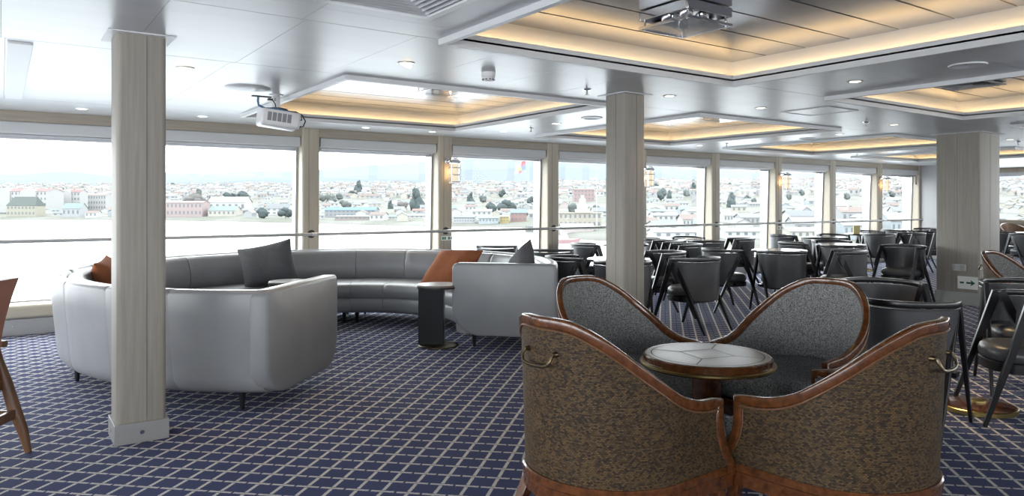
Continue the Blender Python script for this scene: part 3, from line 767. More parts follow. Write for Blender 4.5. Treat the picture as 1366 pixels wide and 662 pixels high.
def cush_at(lat, d, z, lean, face, spin, w, h, t, m, label, seed):
    """cushion standing with its front facing angle `face` (from camera right), leaning back by `lean`, spun in its own plane"""
    x, y = wxy(lat, d)
    Rm = Matrix.Rotation(wang(face)+math.pi/2, 4, 'Z') @ Matrix.Rotation(math.pi/2-lean, 4, 'X') @ Matrix.Rotation(spin, 4, 'Z')
    return cushion('cushion', (x, y, z), Rm.to_euler(), w, h, t, m, label, seed, 'cushions on the round sofa')
cush_at(-2.70, 8.05, .68, .40, -78, .22, .59, .52, .20, M['charcoal'], 'square charcoal cushion leaning on the sofa back left of centre', 1)
cush_at(-.68, 8.0, .63, .80, 232, .05, .62, .60, .20, M['terracotta'], 'terracotta cushion tilted on the sofa behind the small side table', 2)
cush_at(.08, 7.25, .68, .30, 200, .70, .50, .50, .17, M['charcoal'], 'charcoal cushion standing on its corner behind the right sofa arm', 3)
cush_at(-3.56, 6.45, .66, .35, 15, .1, .46, .46, .16, M['terracotta'], 'terracotta cushion at the far left sofa back, left of the near pillar', 4)
cush_at(-3.12, 6.15, .66, .35, 30, .1, .46, .46, .16, M['slate'], 'slate grey cushion half hidden by the near pillar', 5)

# C-shaped side tables
def side_table(lat, d, ang, label):
    x, y = wxy(lat, d); e = empty('side_table', (x, y, 0), wang(ang)); tag(e, label, 'side table', 'small round side tables by the sofa')
    b = MB(); b.lathe([(.19, .565), (.20, .57), (.20, .585), (.195, .59)], 40); b.build('tabletop', M['inl'][0], e, angle=30)
    b = MB(); b.lathe([(.185, .553), (.203, .556), (.203, .572), (.19, .574)], 40); b.build('edge_band', M['black'], e, angle=30)
    b = MB(); b.box(-.19, .05, -.012, .012, 0.012, .556); b.build('column', M['ebony'], e, bevel=.004)
    b = MB(); b.box(-.03, .05, .012, .16, .012, .556); b.build('return_panel', M['bronze'], e, bevel=.004)
    b = MB(); b.lathe([(.18, 0), (.19, .004), (.19, .012), (.18, .016)], 40); b.build('foot_disc', M['bronze'], e, angle=30)
side_table(-.705, 6.95, 0, 'small round side table on a black slab in front of the terracotta cushion')
side_table(-2.22, 7.25, 0, 'small round side table inside the sofa ring, its edge peeping over the left arm')

# ------------------------------------------------------------------ cocktail table
TX, TY = wxy(.977, 3.645)
def star_top(b, R, z, mi):
    """quartered veneer: central square, four fields, outer ring"""
    r1 = .44*R; r2 = .88*R; n = 12
    for k in range(4):
        a0, a1 = math.pi/4+k*math.pi/2-.26, math.pi/4+(k+1)*math.pi/2-.26
        arc = [(r2*math.cos(a0+(a1-a0)*i/n), r2*math.sin(a0+(a1-a0)*i/n), z) for i in range(n+1)]
        b.cur = mi[1+k % 2]
        b.add([(r1*math.cos(a0), r1*math.sin(a0), z)] + arc + [(r1*math.cos(a1), r1*math.sin(a1), z)], [tuple(range(n+3))])
    b.cur = mi[0]; b.add([(r1*math.cos(math.pi/4+k*math.pi/2-.26), r1*math.sin(math.pi/4+k*math.pi/2-.26), z) for k in range(4)], [(0,1,2,3)])
    b.cur = mi[1]; N = 48
    b.add([(q*math.cos(2*math.pi*i/N), q*math.sin(2*math.pi*i/N), z) for q in (r2, .96*R) for i in range(N)], [(i, (i+1) % N, N+(i+1) % N, N+i) for i in range(N)])
    b.cur = mi[3]
    for k in range(4):
        a = math.pi/4+k*math.pi/2-.26; a1 = a+math.pi/2; zz = z+.0006
        c, s_ = math.cos(a), math.sin(a); w = .0028
        b.add([(r1*c-w*s_, r1*s_+w*c, zz), (r1*c+w*s_, r1*s_-w*c, zz), (r2*c+w*s_, r2*s_-w*c, zz), (r2*c-w*s_, r2*s_+w*c, zz)], [(0,1,2,3)])
        p, q = Vector((r1*c, r1*s_, zz)), Vector((r1*math.cos(a1), r1*math.sin(a1), zz)); dd = (q-p).normalized(); nn = Vector((-dd.y, dd.x, 0))*.0026
        b.add([p-nn, p+nn, q+nn, q-nn], [(0,1,2,3)])
    b.add([(q*math.cos(2*math.pi*i/N), q*math.sin(2*math.pi*i/N), z+.0006) for q in (.875*R, .89*R) for i in range(N)], [(i, (i+1) % N, N+(i+1) % N, N+i) for i in range(N)])
e = empty('cocktail_table', (TX, TY, 0)); tag(e, 'round cocktail table with ash inlaid top and brass edge between four woven armchairs', 'table')
R = .322
b = MB(); b.lathe([(.285, .538), (.319, .545), (.329, .553), (.329, .562), (.314, .568), (.314, .594), (.306, .60), (.275, .6005)], 64); b.build('tabletop', M['walnut'], e, angle=25)
b = MB(); star_top(b, R*.965, .6012, (0, 1, 2, 3)); b.build('inlay', M['inl']+[M['dark']], e, smooth=False, recalc=False)
b = MB(); b.lathe([(.328, .5655), (.3315, .563), (.3315, .5555), (.328, .553)], 64); b.build('brass_band', M['brass'], e)
b = MB(); b.prism(rrect(-.055, .055, -.055, .055, .015), .03, .54); b.build('column', M['walnut'], e)
b = MB(); b.lathe([(.225, .002), (.23, .004), (.23, .028), (.225, .03)], 48); b.build('foot_band', M['brass'], e, angle=30)
b = MB(); b.lathe([(.22, .029), (.20, .036), (.07, .05)], 48); b.build('foot', M['walnut'], e, angle=30)

# ------------------------------------------------------------------ woven tub armchairs
def armchair_mesh():
    e = empty('woven_armchair', (0, 0, 0))
    A_, B_, yc = .37, .36, -.02
    ZB = .242
    # plan parameter: list of (sigma, kind, value)
    pts = []
    sE = 0.0; NE = 22; ell = [(A_*math.sin(t), yc-B_*math.cos(t)) for t in [math.pi/2*k/NE for k in range(NE+1)]]
    sig = [0.0]
    for k in range(NE): sig.append(sig[-1]+math.dist(ell[k], ell[k+1]))
    NS = 7
    half = [(sig[k], 'e', math.pi/2*k/NE) for k in range(NE+1)] + [(sig[-1]+.28*k/NS, 's', k/NS) for k in range(1, NS+1)]
    full = [(-s, k, -v if k == 'e' else v, -1) for s, k, v in reversed(half[1:])] + [(s, k, v, 1) for s, k, v in half]
    SM = half[-1][0]
    def rim(s):
        s = abs(s); return catmull([0, .10, .17, .285, .415, .50, .575, .66, .74, SM], [.885, .883, .868, .805, .705, .642, .592, .556, .538, .532], s)
    def yend(z):
        return catmull([.2, .255, .32, .39, .46, .532], [.345, .335, .292, .262, .252, .256], z)
    def plan(item, z, off=0.0):
        s, k, v, sd = item
        back = max(0, 1-abs(s)/.75); fl = .035*back*max(0, (z-ZB))/.63
        if k == 'e':
            c, sn = math.cos(v), math.sin(v); return Vector(((A_+off+fl*.5)*sn, yc-(B_+off+fl)*c, z))
        return Vector((sd*(A_+off)-sd*.006*v, yc+v*(yend(z)-yc), z))
    # outer woven shell
    NZ = 16
    b = MB(); rings = []; uvs = []
    for it in full:
        top = rim(it[0])-.012; rings.append([plan(it, ZB+(top-ZB)*j/NZ) for j in range(NZ+1)]); uvs.append([(it[0], ZB+(top-ZB)*j/NZ) for j in range(NZ+1)])
    b.loft(rings, closed=False, uvs=uvs); b.build('woven_shell', M['wicker'], e, angle=180)
    # inner upholstery
    b = MB(); rings = []
    for it in full:
        top = rim(it[0])-.012; z0 = .30; rg = []
        for j in range(NZ+1):
            q = j/NZ; z = z0+(top-z0)*q
            off = -.026-.045*(1-q)**1.2-.02*math.sin(math.pi*q)*max(0, 1-abs(it[0])/.9)
            rg.append(plan(it, z, off))
        rings.append(rg)
    b.loft(rings, closed=False); b.build('upholstery', M['herring'], e, angle=180)
    # wooden rim with front posts
    path = [(it, rim(it[0])) for it in full]
    def rimring(c, out, up, wi=.036, hi=.042):
        q = rrect(-wi/2, wi/2, -hi/2, hi/2, .009, 3); return [c+out*x+up*y for x, y in q]
    Ps = []; 
    zs = [.49, .44, .39, .34, .30, .255, .22]
    left, right = full[0], full[-1]
    for z in reversed(zs): Ps.append((plan(left, z, -.010), Vector((-1, 0, 0))))
    for it, z in path:
        p = plan(it, z, -.010); s, k, v, sd = it
        if k == 'e': o = Vector((math.sin(v), -math.cos(v), 0)).normalized()
        else: o = Vector((sd, 0, 0))
        Ps.append((p, o))
    for z in zs: Ps.append((plan(right, z, -.010), Vector((1, 0, 0))))
    b = MB(); rings = []
    for i, (p, o) in enumerate(Ps):
        t = (Ps[min(i+1, len(Ps)-1)][0]-Ps[max(i-1, 0)][0]).normalized(); o2 = (o-t*o.dot(t)).normalized(); u = o2.cross(t)
        rings.append(rimring(p, o2, u))
    b.loft(rings); b.build('wooden_rim', M['walnut'], e, angle=35)
    # beading that follows the rim on the outside
    b = MB(); b.tube([p+o*.014-Vector((0, 0, .026)) if 7 <= i < len(Ps)-7 else p+o*.008+Vector((0, -.022, 0)) for i, (p, o) in enumerate(Ps)], .0042, 6); b.build('beading', M['teak'], e)
    # seat
    def seatring(z, off, fr):
        out = []
        for it in full[::2]:
            p = plan(it, .40, off); 
            if it[1] == 's': p.y = yc+it[2]*(fr-yc)
            out.append(Vector((p.x, p.y, z)))
        # front edge
        L, Rr = out[-1], out[0]
        for k in range(1, 6):
            q = k/6; out.append(Vector((L.x+(Rr.x-L.x)*q, fr+.03*math.sin(math.pi*q), z)))
        return out
    b = MB(); b.loft([seatring(.265, -.055, .315), seatring(.29, -.045, .345), seatring(.37, -.043, .355), seatring(.41, -.05, .35), seatring(.432, -.075, .32), seatring(.442, -.14, .24), seatring(.446, -.24, .12)])
    b.build('seat_cushion', M['herring'], e, angle=180)
    # apron
    def apr(z, off, fr): return seatring(z, off, fr)
    b = MB(); b.loft([apr(.165, -.004, .325), apr(.17, .004, .333), apr(.225, .004, .335), apr(.232, .010, .340), apr(.256, .010, .340), apr(.262, .004, .334)]); b.build('apron', M['walnut'], e, angle=35)
    for sx in (-1, 1):
        b = MB(); b.bar((sx*.325, .285, .18), (sx*.335, .30, 0), .055, .055, .032, .032, up=(0, 1, 0)); b.build('leg', M['walnut'], e, bevel=.004)
        b = MB(); b.bar((sx*.235, -.265, .18), (sx*.27, -.33, 0), .055, .055, .032, .032, up=(0, 1, 0)); b.build('leg', M['walnut'], e, bevel=.004)
    # bail handle on the back
    yb = lambda x, z: yc-(B_+.035*max(0, 1)*(z-ZB)/.63)*math.sqrt(max(0, 1-(x/A_)**2))
    b = MB(); z = .765
    for sx in (-1, 1):
        x = sx*.085; y = yb(x, z); b.tube([(x, y+.008, z), (x, y-.012, z)], [.013, .009], 10); b.tube([(x, y-.008, z), (x, y-.02, z)], .008, 8)
    h = [(-.085, yb(.085, z)-.017, z), (-.088, yb(.085, z)-.03, z-.02), (-.075, yb(.07, z)-.034, z-.042), (-.05, yb(.05, z)-.034, z-.048), (0, yb(0, z)-.034, z-.05)]
    h = h + [(-p[0], p[1], p[2]) for p in reversed(h[:-1])]
    b.tube(h, .0065, 8); b.build('handle', M['bronze'], e); return e
ac = armchair_mesh()
DB = .635
def put_armchair(x, y, ang, label, first=False):
    o = ac if first else copy_tree(ac); o.location = (x, y, 0); o.rotation_euler = (0, 0, ang-math.pi/2); tag(o, label, 'armchair', 'woven tub armchairs'); return o
for k_, (la, d_, fa, lab) in enumerate(((.437, 3.14, 37, 'woven cane armchair at front left, its back and brass handle to the camera'),
        (1.39, 3.115, 132, 'woven cane armchair at front right, its back and brass handle to the camera'),
        (.66, 4.22, -50, 'upholstered tub armchair behind the cocktail table on the left, facing the camera'),
        (1.60, 4.14, 216, 'upholstered tub armchair behind the cocktail table on the right, facing the camera'))):
    x, y = wxy(la, d_); put_armchair(x, y, wang(fa), lab, k_ == 0)
x, y = wxy(4.83, 6.72); put_armchair(x, y, -math.pi/2, 'upholstered tub armchair in front of the wide pillar at the right edge')

# ------------------------------------------------------------------ black dining chairs
def dining_chair_mesh():
    e = empty('dining_chair', (0, 0, 0))
    ZT = .78
    # seat cushion: rounded round-front pad
    def pad(r, z, k=1.0):
        out = []
        for i in range(28):
            a = 2*math.pi*i/28; c, s = math.cos(a), math.sin(a)
            n = (abs(c)**2.6+abs(s)**2.6)**(-1/2.6); out.append((r*n*c*.98, r*n*s*.95+.02, z))
        return out
    b = MB(); b.loft([pad(.235, .372), pad(.252, .385), pad(.256, .42), pad(.246, .45), pad(.215, .468), pad(.14, .476)]); b.build('seat', M['darkleather'], e, angle=180)
    b = MB(); b.loft([pad(.248, .310), pad(.256, .314), pad(.256, .37), pad(.250, .374)]); b.build('seat_frame', M['black'], e, angle=35)
    # leather back shell: barrel that narrows downward
    NA, NZ = 26, 10
    def amax(z): return math.radians(64+36*max(0, min(1, (z-.36)/.36))**.9)
    def rad(z): return .284+.014*max(0, (z-.34))/.42
    b = MB(); outer = []; inner = []
    for i in range(NA+1):
        o_, n_ = [], []
        for j in range(NZ+1):
            z = .335+(.742-.335)*j/NZ; t = -amax(z)+2*amax(z)*i/NA
            for lst, dr in ((o_, .012), (n_, -.016)):
                r = rad(z)+dr; lst.append(Vector((r*math.sin(t), -r*math.cos(t)*1.02+.01, z)))
        outer.append(o_); inner.append(n_)
    rings = [outer[i]+list(reversed(inner[i])) for i in range(NA+1)]
    b.loft(rings); b.build('backrest', M['darkleather'], e, angle=50)
    # piping line under the rail
    b = MB(); b.tube([((rad(.735)+.013)*math.sin(t), -(rad(.735)+.013)*math.cos(t)*1.02+.01, .738) for t in [math.radians(-98+196*k/24) for k in range(25)]], .005, 6); b.build('piping', M['darkleather'], e)
    # bent top rail
    b = MB(); rings = []
    for k in range(31):
        t = math.radians(-103+206*k/30); r = .300; q = rrect(-.019, .019, -.018, .018, .006, 2)
        h = .008*math.cos(t)
        rings.append([((r+x)*math.sin(t), -(r+x)*math.cos(t)*1.02+.01, ZT-.018+h+z) for x, z in q])
    b.loft(rings); b.build('top_rail', M['black'], e, angle=35)
    for sx in (-1, 1):
        a = (sx*.292, .075, ZT-.012)
        b = MB(); b.bar(a, (sx*.315, .345, 0), .034, .060, .022, .026, up=(0, 1, 0)); b.build('leg', M['black'], e, bevel=.004)
        b = MB(); b.bar((sx*.292, .055, ZT-.012), (sx*.275, -.345, 0), .034, .060, .022, .026, up=(0, 1, 0)); b.build('leg', M['black'], e, bevel=.004)
        b = MB(); b.bar((sx*.20, .02, .345), (sx*.302, .02, .345), .09, .03); b.build('stretcher', M['black'], e)
    return e
dc = dining_chair_mesh(); dc.scale = (.93, .95, 1); dc_used = [False]
def chair(lat, d, face, label):
    o = copy_tree(dc) if dc_used[0] else dc; dc_used[0] = True
    x, y = wxy(lat, d); o.location = (x, y, 0); o.rotation_euler = (0, 0, wang(face)-math.pi/2)
    tag(o, label, 'chair', 'black barrel-back dining chairs')
CH = [
 (1.957, 7.89, 132, 'black barrel chair just right of the middle pillar, nearest of the window group'),
 (2.747, 9.38, 17, 'black barrel chair facing right beside the first table past the pillar chair'),
 (2.45, 10.5, 180, 'black barrel chair directly behind the one nearest the middle pillar'),
 (3.36, 9.05, 90, 'black barrel chair, back to us, in front of the table with pale sheen'),
 (3.80, 12.3, 175, 'black barrel chair against the window right of the far book-topped table'),
 (3.12, 11.7, 90, 'black barrel chair, back to us, at the far table holding small books'),
 (3.1, 12.85, 270, 'black barrel chair on the window side of the far table'),
 (2.45, 12.3, 0, 'black barrel chair left of the far table near the wall lamp'),
 (1.13, 7.42, 90, 'black barrel chair half hidden behind the middle pillar, back to us'),
 (.66, 8.0, 0, 'black barrel chair immediately right of the sofa, facing right'),
 (1.80, 8.78, 190, 'black barrel chair peeping out right of the middle pillar'),
 (1.15, 10.6, 0, 'black barrel chair by the window left of the middle pillar'),
 (2.38, 11.4, 185, 'black barrel chair right of the pillar, deeper in the room'),
 (.50, 9.45, 75, 'black barrel chair rail showing behind the sofa end'),
 (-.22, 10.25, 75, 'black barrel chair rail by the window behind the charcoal corner cushion'),
 (4.07, 8.98, 160, 'black barrel chair facing left in the centre of the dining area'),
 (4.70, 10.34, 90, 'black barrel chair with back to us behind the left-facing centre chair'),
 (5.42, 10.1, 208, 'black barrel chair with open side to us left of the wide pillar'),
 (5.05, 11.5, 270, 'black barrel chair on the far side of the second pale table'),
 (4.32, 10.95, -15, 'black barrel chair left of the second pale table, facing right'),
 (5.4, 12.75, 90, 'black barrel chair with back to us in the third row from the windows'),
 (6.15, 13.95, 270, 'black barrel chair by the windows left of the yellow card'),
 (5.2, 13.8, 0, 'black barrel chair by the window under the third wall lamp'),
 (7.2, 14.25, 90, 'black barrel chair with back to us at the table with the yellow card'),
 (7.98, 14.6, 180, 'black barrel chair right of the yellow-card table, facing left'),
 (7.75, 15.75, 270, 'black barrel chair on the window side of the yellow-card table'),
 (8.75, 16.6, 0, 'black barrel chair near the last window, left one of the last pair'),
 (9.95, 17.5, 190, 'black barrel chair near the last window, right one of the last pair'),
 (8.62, 15.0, 185, 'black barrel chair beside the left edge of the wide pillar'),
 (2.72, 5.35, 268, 'black barrel chair with orange sheen inside its back, behind the rear right armchair'),
 (2.41, 4.464, 48, 'black barrel chair at right, its leather back close behind the front right armchair'),
 (3.77, 5.33, 250, 'black barrel chair at the right edge facing us with a shiny seat'),
 (3.26, 4.61, 165, 'black barrel chair cut by the right edge, nearest the camera'),
 (10.45, 15.5, 0, 'black barrel chair far right beyond the wide pillar, side on'),
 (10.25, 14.5, 95, 'grey-backed barrel chair at the far right edge, back to us'),
]
for c in CH: chair(*c)

# dining tables
def table_mesh():
    e = empty('dining_table', (0, 0, 0))
    b = MB(); b.lathe([(.33, .722), (.35, .728), (.352, .745), (.345, .752)], 40); b.build('tabletop_edge', M['black'], e, angle=30)
    b = MB(); b.lathe([(.343, .7505), (.342, .7535)], 40); b.build('tabletop', M['table'], e, angle=30)
    b = MB(); b.tube([(0, 0, .03), (0, 0, .725)], .038, 16); b.build('column', M['silver'], e)
    b = MB(); b.lathe([(.215, 0), (.22, .003), (.22, .024), (.21, .028)], 40); b.build('foot_band', M['brass'], e, angle=30)
    b = MB(); b.lathe([(.208, .027), (.19, .034), (.05, .05)], 40); b.build('foot', M['walnut'], e, angle=30)
    return e
dt = table_mesh(); first = True
TB = [(3.52, 9.58, 'round dining table in the middle of the room with a bright sheen'), (3.15, 12.25, 'round dining table by the windows with small books on it'), (1.18, 8.05, 'round dining table behind the middle pillar with a white tent card'),
      (1.72, 11.05, 'round dining table hidden deeper behind the middle pillar'), (4.95, 10.95, 'round dining table behind the left-facing centre chair'), (5.82, 13.42, 'round dining table in the third row under the third wall lamp'),
      (7.2, 14.9, 'round dining table carrying the yellow card'), (9.35, 17.1, 'round dining table by the last window near the bulkhead'), (11.1, 15.6, 'round dining table far right beyond the wide pillar')]
for la, d, lab in TB:
    o = dt if first else copy_tree(dt); first = False
    x, y = wxy(la, d); o.location = (x, y, 0); tag(o, lab, 'table', 'round dining tables')
# brown disc with brass edge lying on the carpet
x, y = wxy(3.07, 4.80)
e = empty('floor_plate', (x, y, 0)); tag(e, 'brown round table foot with brass edge on the carpet by the chairs at right', 'table foot')
b = MB(); b.lathe([(.225, .001), (.23, .004), (.23, .030), (.224, .034)], 48); b.build('brass_band', M['brass'], e, angle=30)
b = MB(); b.lathe([(.223, .033), (.20, .040), (.05, .052)], 48); b.build('disc', M['walnut'], e, angle=30)
b = MB(); b.lathe([(.05, .05), (.05, .062), (.04, .066)], 24); b.build('centre_cap', M['brass'], e, angle=30)
# things on tables
x, y = wxy(1.07, 7.85); b = MB(); 
b.add([(-.05, -.035, 0), (.05, -.035, 0), (.05, 0, .11), (-.05, 0, .11), (-.05, .035, 0), (.05, .035, 0)], [(0,1,2,3), (3,2,5,4), (0,3,4), (1,5,2)])
o = b.build('tent_card', M['card'], smooth=False); o.location = (x, y, .754); tag(o, 'white tent card standing on the table behind the middle pillar', 'card')
b = MB(); b.add([(-.018, -.0265, .025), (.018, -.0265, .025), (.018, -.0165, .06), (-.018, -.0165, .06)], [(0,1,2,3)]); b.build('card_print', M['dark'], o, smooth=False)
x, y = wxy(6.99, 14.75); b = MB(); b.box(-.07, .07, -.012, .012, 0, .17); o = b.build('menu_card', M['yellow'], bevel=.002); o.location = (x, y, .754); o.rotation_euler = (0, 0, -YAW+.15); tag(o, 'pale yellow card standing on the table near the wide pillar', 'card')
for i, (dx, c, lab) in enumerate(((-.20, (.30, .19, .10), 'left one of two small books lying on the far table'), (-.07, (.22, .13, .07), 'right one of two small books lying on the far table'))):
    x, y = wxy(3.15+dx, 12.05); e = empty('book', (x, y, .754), -YAW); tag(e, lab, 'book', 'books on the far table')
    m = mat('book_cover', c, .6)
    b = MB(); b.box(-.055, .055, -.08, .08, 0, .004); b.box(-.055, .055, -.08, .08, .03, .034); b.box(-.058, -.054, -.08, .08, 0, .034); b.build('cover', m, e, smooth=False)
    b = MB(); b.box(-.053, .05, -.075, .075, .004, .03); b.build('pages', M['card'], e, smooth=False)

# wooden lounge chair far right by the end window
x, y = wxy(12.6, 18.2); e = empty('lounge_chair', (x, y, 0), wang(270)-math.pi/2); tag(e, 'brown wooden round-backed chair by the far window beyond the wide pillar', 'chair')
b = MB(); rings = []
for k in range(25):
    t = math.radians(-95+190*k/24); top = .62+.26*math.cos(t*.75)**1.0
    rings.append([(.31*math.sin(t), -.31*math.cos(t), .34), (.325*math.sin(t), -.325*math.cos(t), top), (.295*math.sin(t), -.295*math.cos(t), top), (.28*math.sin(t), -.28*math.cos(t), .34)])
b.loft(rings); b.build('backrest', M['teak'], e)
b = MB(); b.lathe([(.25, .34), (.275, .37), (.275, .42), (.22, .45)], 28); b.build('seat', M['herring'], e)
for sx in (-1, 1):
    for sy in (-1, 1):
        b = MB(); b.bar((sx*.19, sy*.19, .35), (sx*.23, sy*.23, 0), .04, .04, .025, .025, up=(0, 1, 0)); b.build('leg', M['teak'], e)

# tan leather easy chair at the left edge
x, y = wxy(-3.0, 3.60); e = empty('easy_chair', (x, y, 0), wang(184)-math.pi/2); tag(e, 'tan leather easy chair with wooden frame cut off by the left edge', 'armchair')
b = MB(); rings = []
for k in range(11):
    q = k/10; z = .40+.56*q; yy = -.24-.13*q+.03*math.sin(math.pi*q); w = .29-.03*q; th = .075-.03*q
    rings.append([(px, yy+py, z) for px, py in rrect(-w, w, -th/2, th/2, th*.42, 4)])
b.loft(rings); b.build('backrest', M['tan'], e, angle=50, bevel=.0)
b = MB(); b.prism(rrect(-.28, .28, -.25, .33, .05), .36, .46); b.build('seat', M['tan'], e, bevel=.03, seg=4)
for sx in (-1, 1):
    s = sx*.335
    b = MB(); P_ = [(s, -.215, .585), (s, -.235, .50), (s, -.275, .38), (s, -.315, .24), (s, -.36, .12), (s, -.39, 0)]; ws = [.022, .024, .030, .033, .027, .017]
    b.tube(P_, ws, 10); b.build('leg', M['teak'], e)
    b = MB(); b.tube([(s, .30, .575), (s, .315, .40), (s, .33, .2), (s, .34, 0)], [.022, .028, .026, .016], 10); b.build('leg', M['teak'], e)
    b = MB(); b.loft([[(s+sx*px, yy, zz+pz) for px, pz in rrect(-w, w, -.017, .017, .012, 3)] for yy, zz, w in ((-.27, .592, .022), (-.20, .595, .03), (0, .597, .036), (.2, .592, .036), (.34, .58, .028))]); b.build('armrest', M['teak'], e)
    b = MB(); b.bar((s, -.33, .205), (s, .325, .235), .022, .045); b.build('side_stretcher', M['teak'], e, bevel=.004)
b = MB(); b.bar((-.335, -.325, .215), (.335, -.325, .215), .026, .05); b.build('rear_stretcher', M['teak'], e, bevel=.004)
b = MB(); b.bar((-.335, .30, .36), (.335, .30, .36), .03, .05); b.bar((-.335, -.25, .37), (.335, -.25, .37), .03, .05); b.build('seat_rail', M['teak'], e, bevel=.004)

# ------------------------------------------------------------------ the harbour outside
SEA = -12.0
def emat(name, col, rough=.9): return mat(name, col, rough, spec=.1)
b = MB(); p = [at(-2500, 150), at(-2500, 9000), at(4200, 9000), at(4200, 150)]
near = [wxy(-900, -60), wxy(900, -60), wxy(6000, 2500), wxy(-6000, 2500)]
b.add([(x, y, SEA) for x, y in ((-3000, 13), (3000, 13), (6000, 6000), (-6000, 6000))], [(0,1,2,3)])
mw = mat('sea_water', (.25, .27, .29), .25, spec=1.0); g = NG(mw); g.bump(g.noise(g.coord('Object', (.05, .05, .05)), 2, 3), .2, .5)
tag(b.build('water', mw, smooth=False), 'flat pale sea outside the windows', 'sea', kind='structure')
SH = [(-600, 640), (0, 620), (230, 590), (420, 500), (560, 440), (720, 400), (740, 300), (860, 250), (1000, 215), (1250, 190), (1900, 160)]
def shore(px): return catmull([q[0] for q in SH], [q[1] for q in SH], px)
def gz(px, D):
    q = D-shore(px)
    if q < 0: return SEA-1.0
    top = 58.0
    return SEA+min(2.2, q*.12)+ (0 if q < 40 else (q-40)*(.022 if q < 500 else .0) + (0 if q < 500 else (.022*500*0+ (q-500)*.048+ 460*.022-460*.022*0) ))*1.0 - (0 if q < 500 else 0)
def gz(px, D):
    q = D-shore(px)
    if q < 0: return SEA-1.5
    f = min(2.5, q*.10); a = max(0, min(q, 450)-40)*.024; c = max(0, q-450)*.052
    return SEA+f+a+c
me_cols = list(range(-500, 1901, 25)); ds = [0, 4, 10, 25, 60, 120, 200, 300, 400, 520, 700, 900, 1150, 1400, 1700]
b = MB(); rows = []
for px in me_cols:
    s0 = shore(px)
    col = []
    for q in ds:
        D = s0-6+q; x, y = wxy((px-CX)/FPX*D, D); col.append((x, y, gz(px, D)))
    rows.append(col)
b.loft(rows, closed=False)
ml = emat('shore_land', (.13, .13, .11)); g = NG(ml); f = g.noise(g.coord('Object'), .03, 5); g.color(g.ramp(f, (.35, (.058, .061, .050)), (.55, (.078, .078, .071)), (.75, (.10, .10, .097))))
tag(b.build('hillside', ml, recalc=False), 'low hillside rising behind the harbour shore', 'hillside', kind='structure')
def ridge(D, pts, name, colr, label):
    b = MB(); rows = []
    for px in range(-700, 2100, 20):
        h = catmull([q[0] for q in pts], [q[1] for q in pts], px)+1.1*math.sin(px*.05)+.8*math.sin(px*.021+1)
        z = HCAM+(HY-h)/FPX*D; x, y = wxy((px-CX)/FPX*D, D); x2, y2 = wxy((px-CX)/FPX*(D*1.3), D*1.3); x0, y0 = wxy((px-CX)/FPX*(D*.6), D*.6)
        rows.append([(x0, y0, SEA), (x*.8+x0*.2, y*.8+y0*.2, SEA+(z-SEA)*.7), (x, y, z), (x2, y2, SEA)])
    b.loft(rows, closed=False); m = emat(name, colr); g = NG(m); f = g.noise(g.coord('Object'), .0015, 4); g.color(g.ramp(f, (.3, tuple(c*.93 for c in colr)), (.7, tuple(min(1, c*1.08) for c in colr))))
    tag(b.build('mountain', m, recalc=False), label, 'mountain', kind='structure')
ridge(5200, [(-700, 246), (0, 243), (150, 246), (230, 244), (330, 240), (430, 238), (560, 232), (620, 226), (715, 224), (800, 226), (900, 232), (1000, 240), (1200, 246), (2100, 248)], 'near_ridge_hazed', (.056, .068, .084), 'pale blue near ridge of hills beyond the town')  # distance haze is put into the pale blue ridge colour
ridge(9000, [(-700, 236), (0, 231), (80, 229), (150, 234), (300, 229), (430, 226), (520, 219), (640, 210), (720, 208), (800, 213), (900, 222), (1000, 228), (1200, 236), (2100, 236)], 'far_ridge_hazed', (.068, .081, .097), 'faint far ridge of hills on the skyline')  # paler blue here, stronger haze painted into the colour

# houses
HC = {'white': (.215, .215, .213), 'cream': (.205, .197, .178), 'grey': (.17, .175, .18), 'pink': (.20, .18, .175), 'blue': (.16, .177, .187), 'ochre': (.18, .155, .10)}  # wall colours washed pale to imitate distance haze
RC = {'zinc': (.098, .102, .105), 'rust': (.100, .082, .077), 'slate': (.085, .090, .094), 'teal': (.088, .106, .105), 'whiteroof': (.125, .125, .125)}  # roof colours drawn towards the same painted haze tint
HM = {k: emat('house_'+k, v) for k, v in HC.items()}; RM = {k: emat('roof_'+k, v) for k, v in RC.items()}
WM = emat('house_window', (.085, .092, .10), .3)
def house_mb(b, w, d, h, rh, M4, storeys=1, nw=3, wall=0, roof=1, win=2, hip=0.0):
    T = lambda x, y, z: M4 @ Vector((x, y, z))
    b.cur = wall
    b.add([T(x, y, z) for z in (-3, h) for x, y in ((-w, -d), (w, -d), (w, d), (-w, d))], [(0,1,5,4), (1,2,6,5), (2,3,7,6), (3,0,4,7)])
    b.add([T(-w, -d, h), T(-w, d, h), T(-w+w*hip, 0, h+rh)], [(0,1,2)]); b.add([T(w, -d, h), T(w, d, h), T(w-w*hip, 0, h+rh)], [(0,1,2)])
    b.cur = roof; ov = .4
    b.add([T(-w-ov, -d-ov, h-.15), T(w+ov, -d-ov, h-.15), T(w+ov-w*hip, 0, h+rh), T(-w-ov+w*hip, 0, h+rh), T(w+ov, d+ov, h-.15), T(-w-ov, d+ov, h-.15)], [(0,1,2,3), (3,2,4,5)])
    if hip: b.add([T(-w-ov, -d-ov, h-.15), T(-w-ov, d+ov, h-.15), T(-w-ov+w*hip, 0, h+rh)], [(0,1,2)]); b.add([T(w+ov, -d-ov, h-.15), T(w+ov, d+ov, h-.15), T(w+ov-w*hip, 0, h+rh)], [(0,1,2)])
    b.cur = win
    for s in range(storeys):
        z0 = h*(s+.35)/storeys; z1 = h*(s+.8)/storeys
        for k in range(nw):
            x = -w+2*w*(k+.5)/nw; q = w/nw*.42
            b.add([T(x-q, -d-.05, z0), T(x+q, -d-.05, z0), T(x+q, -d-.05, z1), T(x-q, -d-.05, z1)], [(0,1,2,3)])
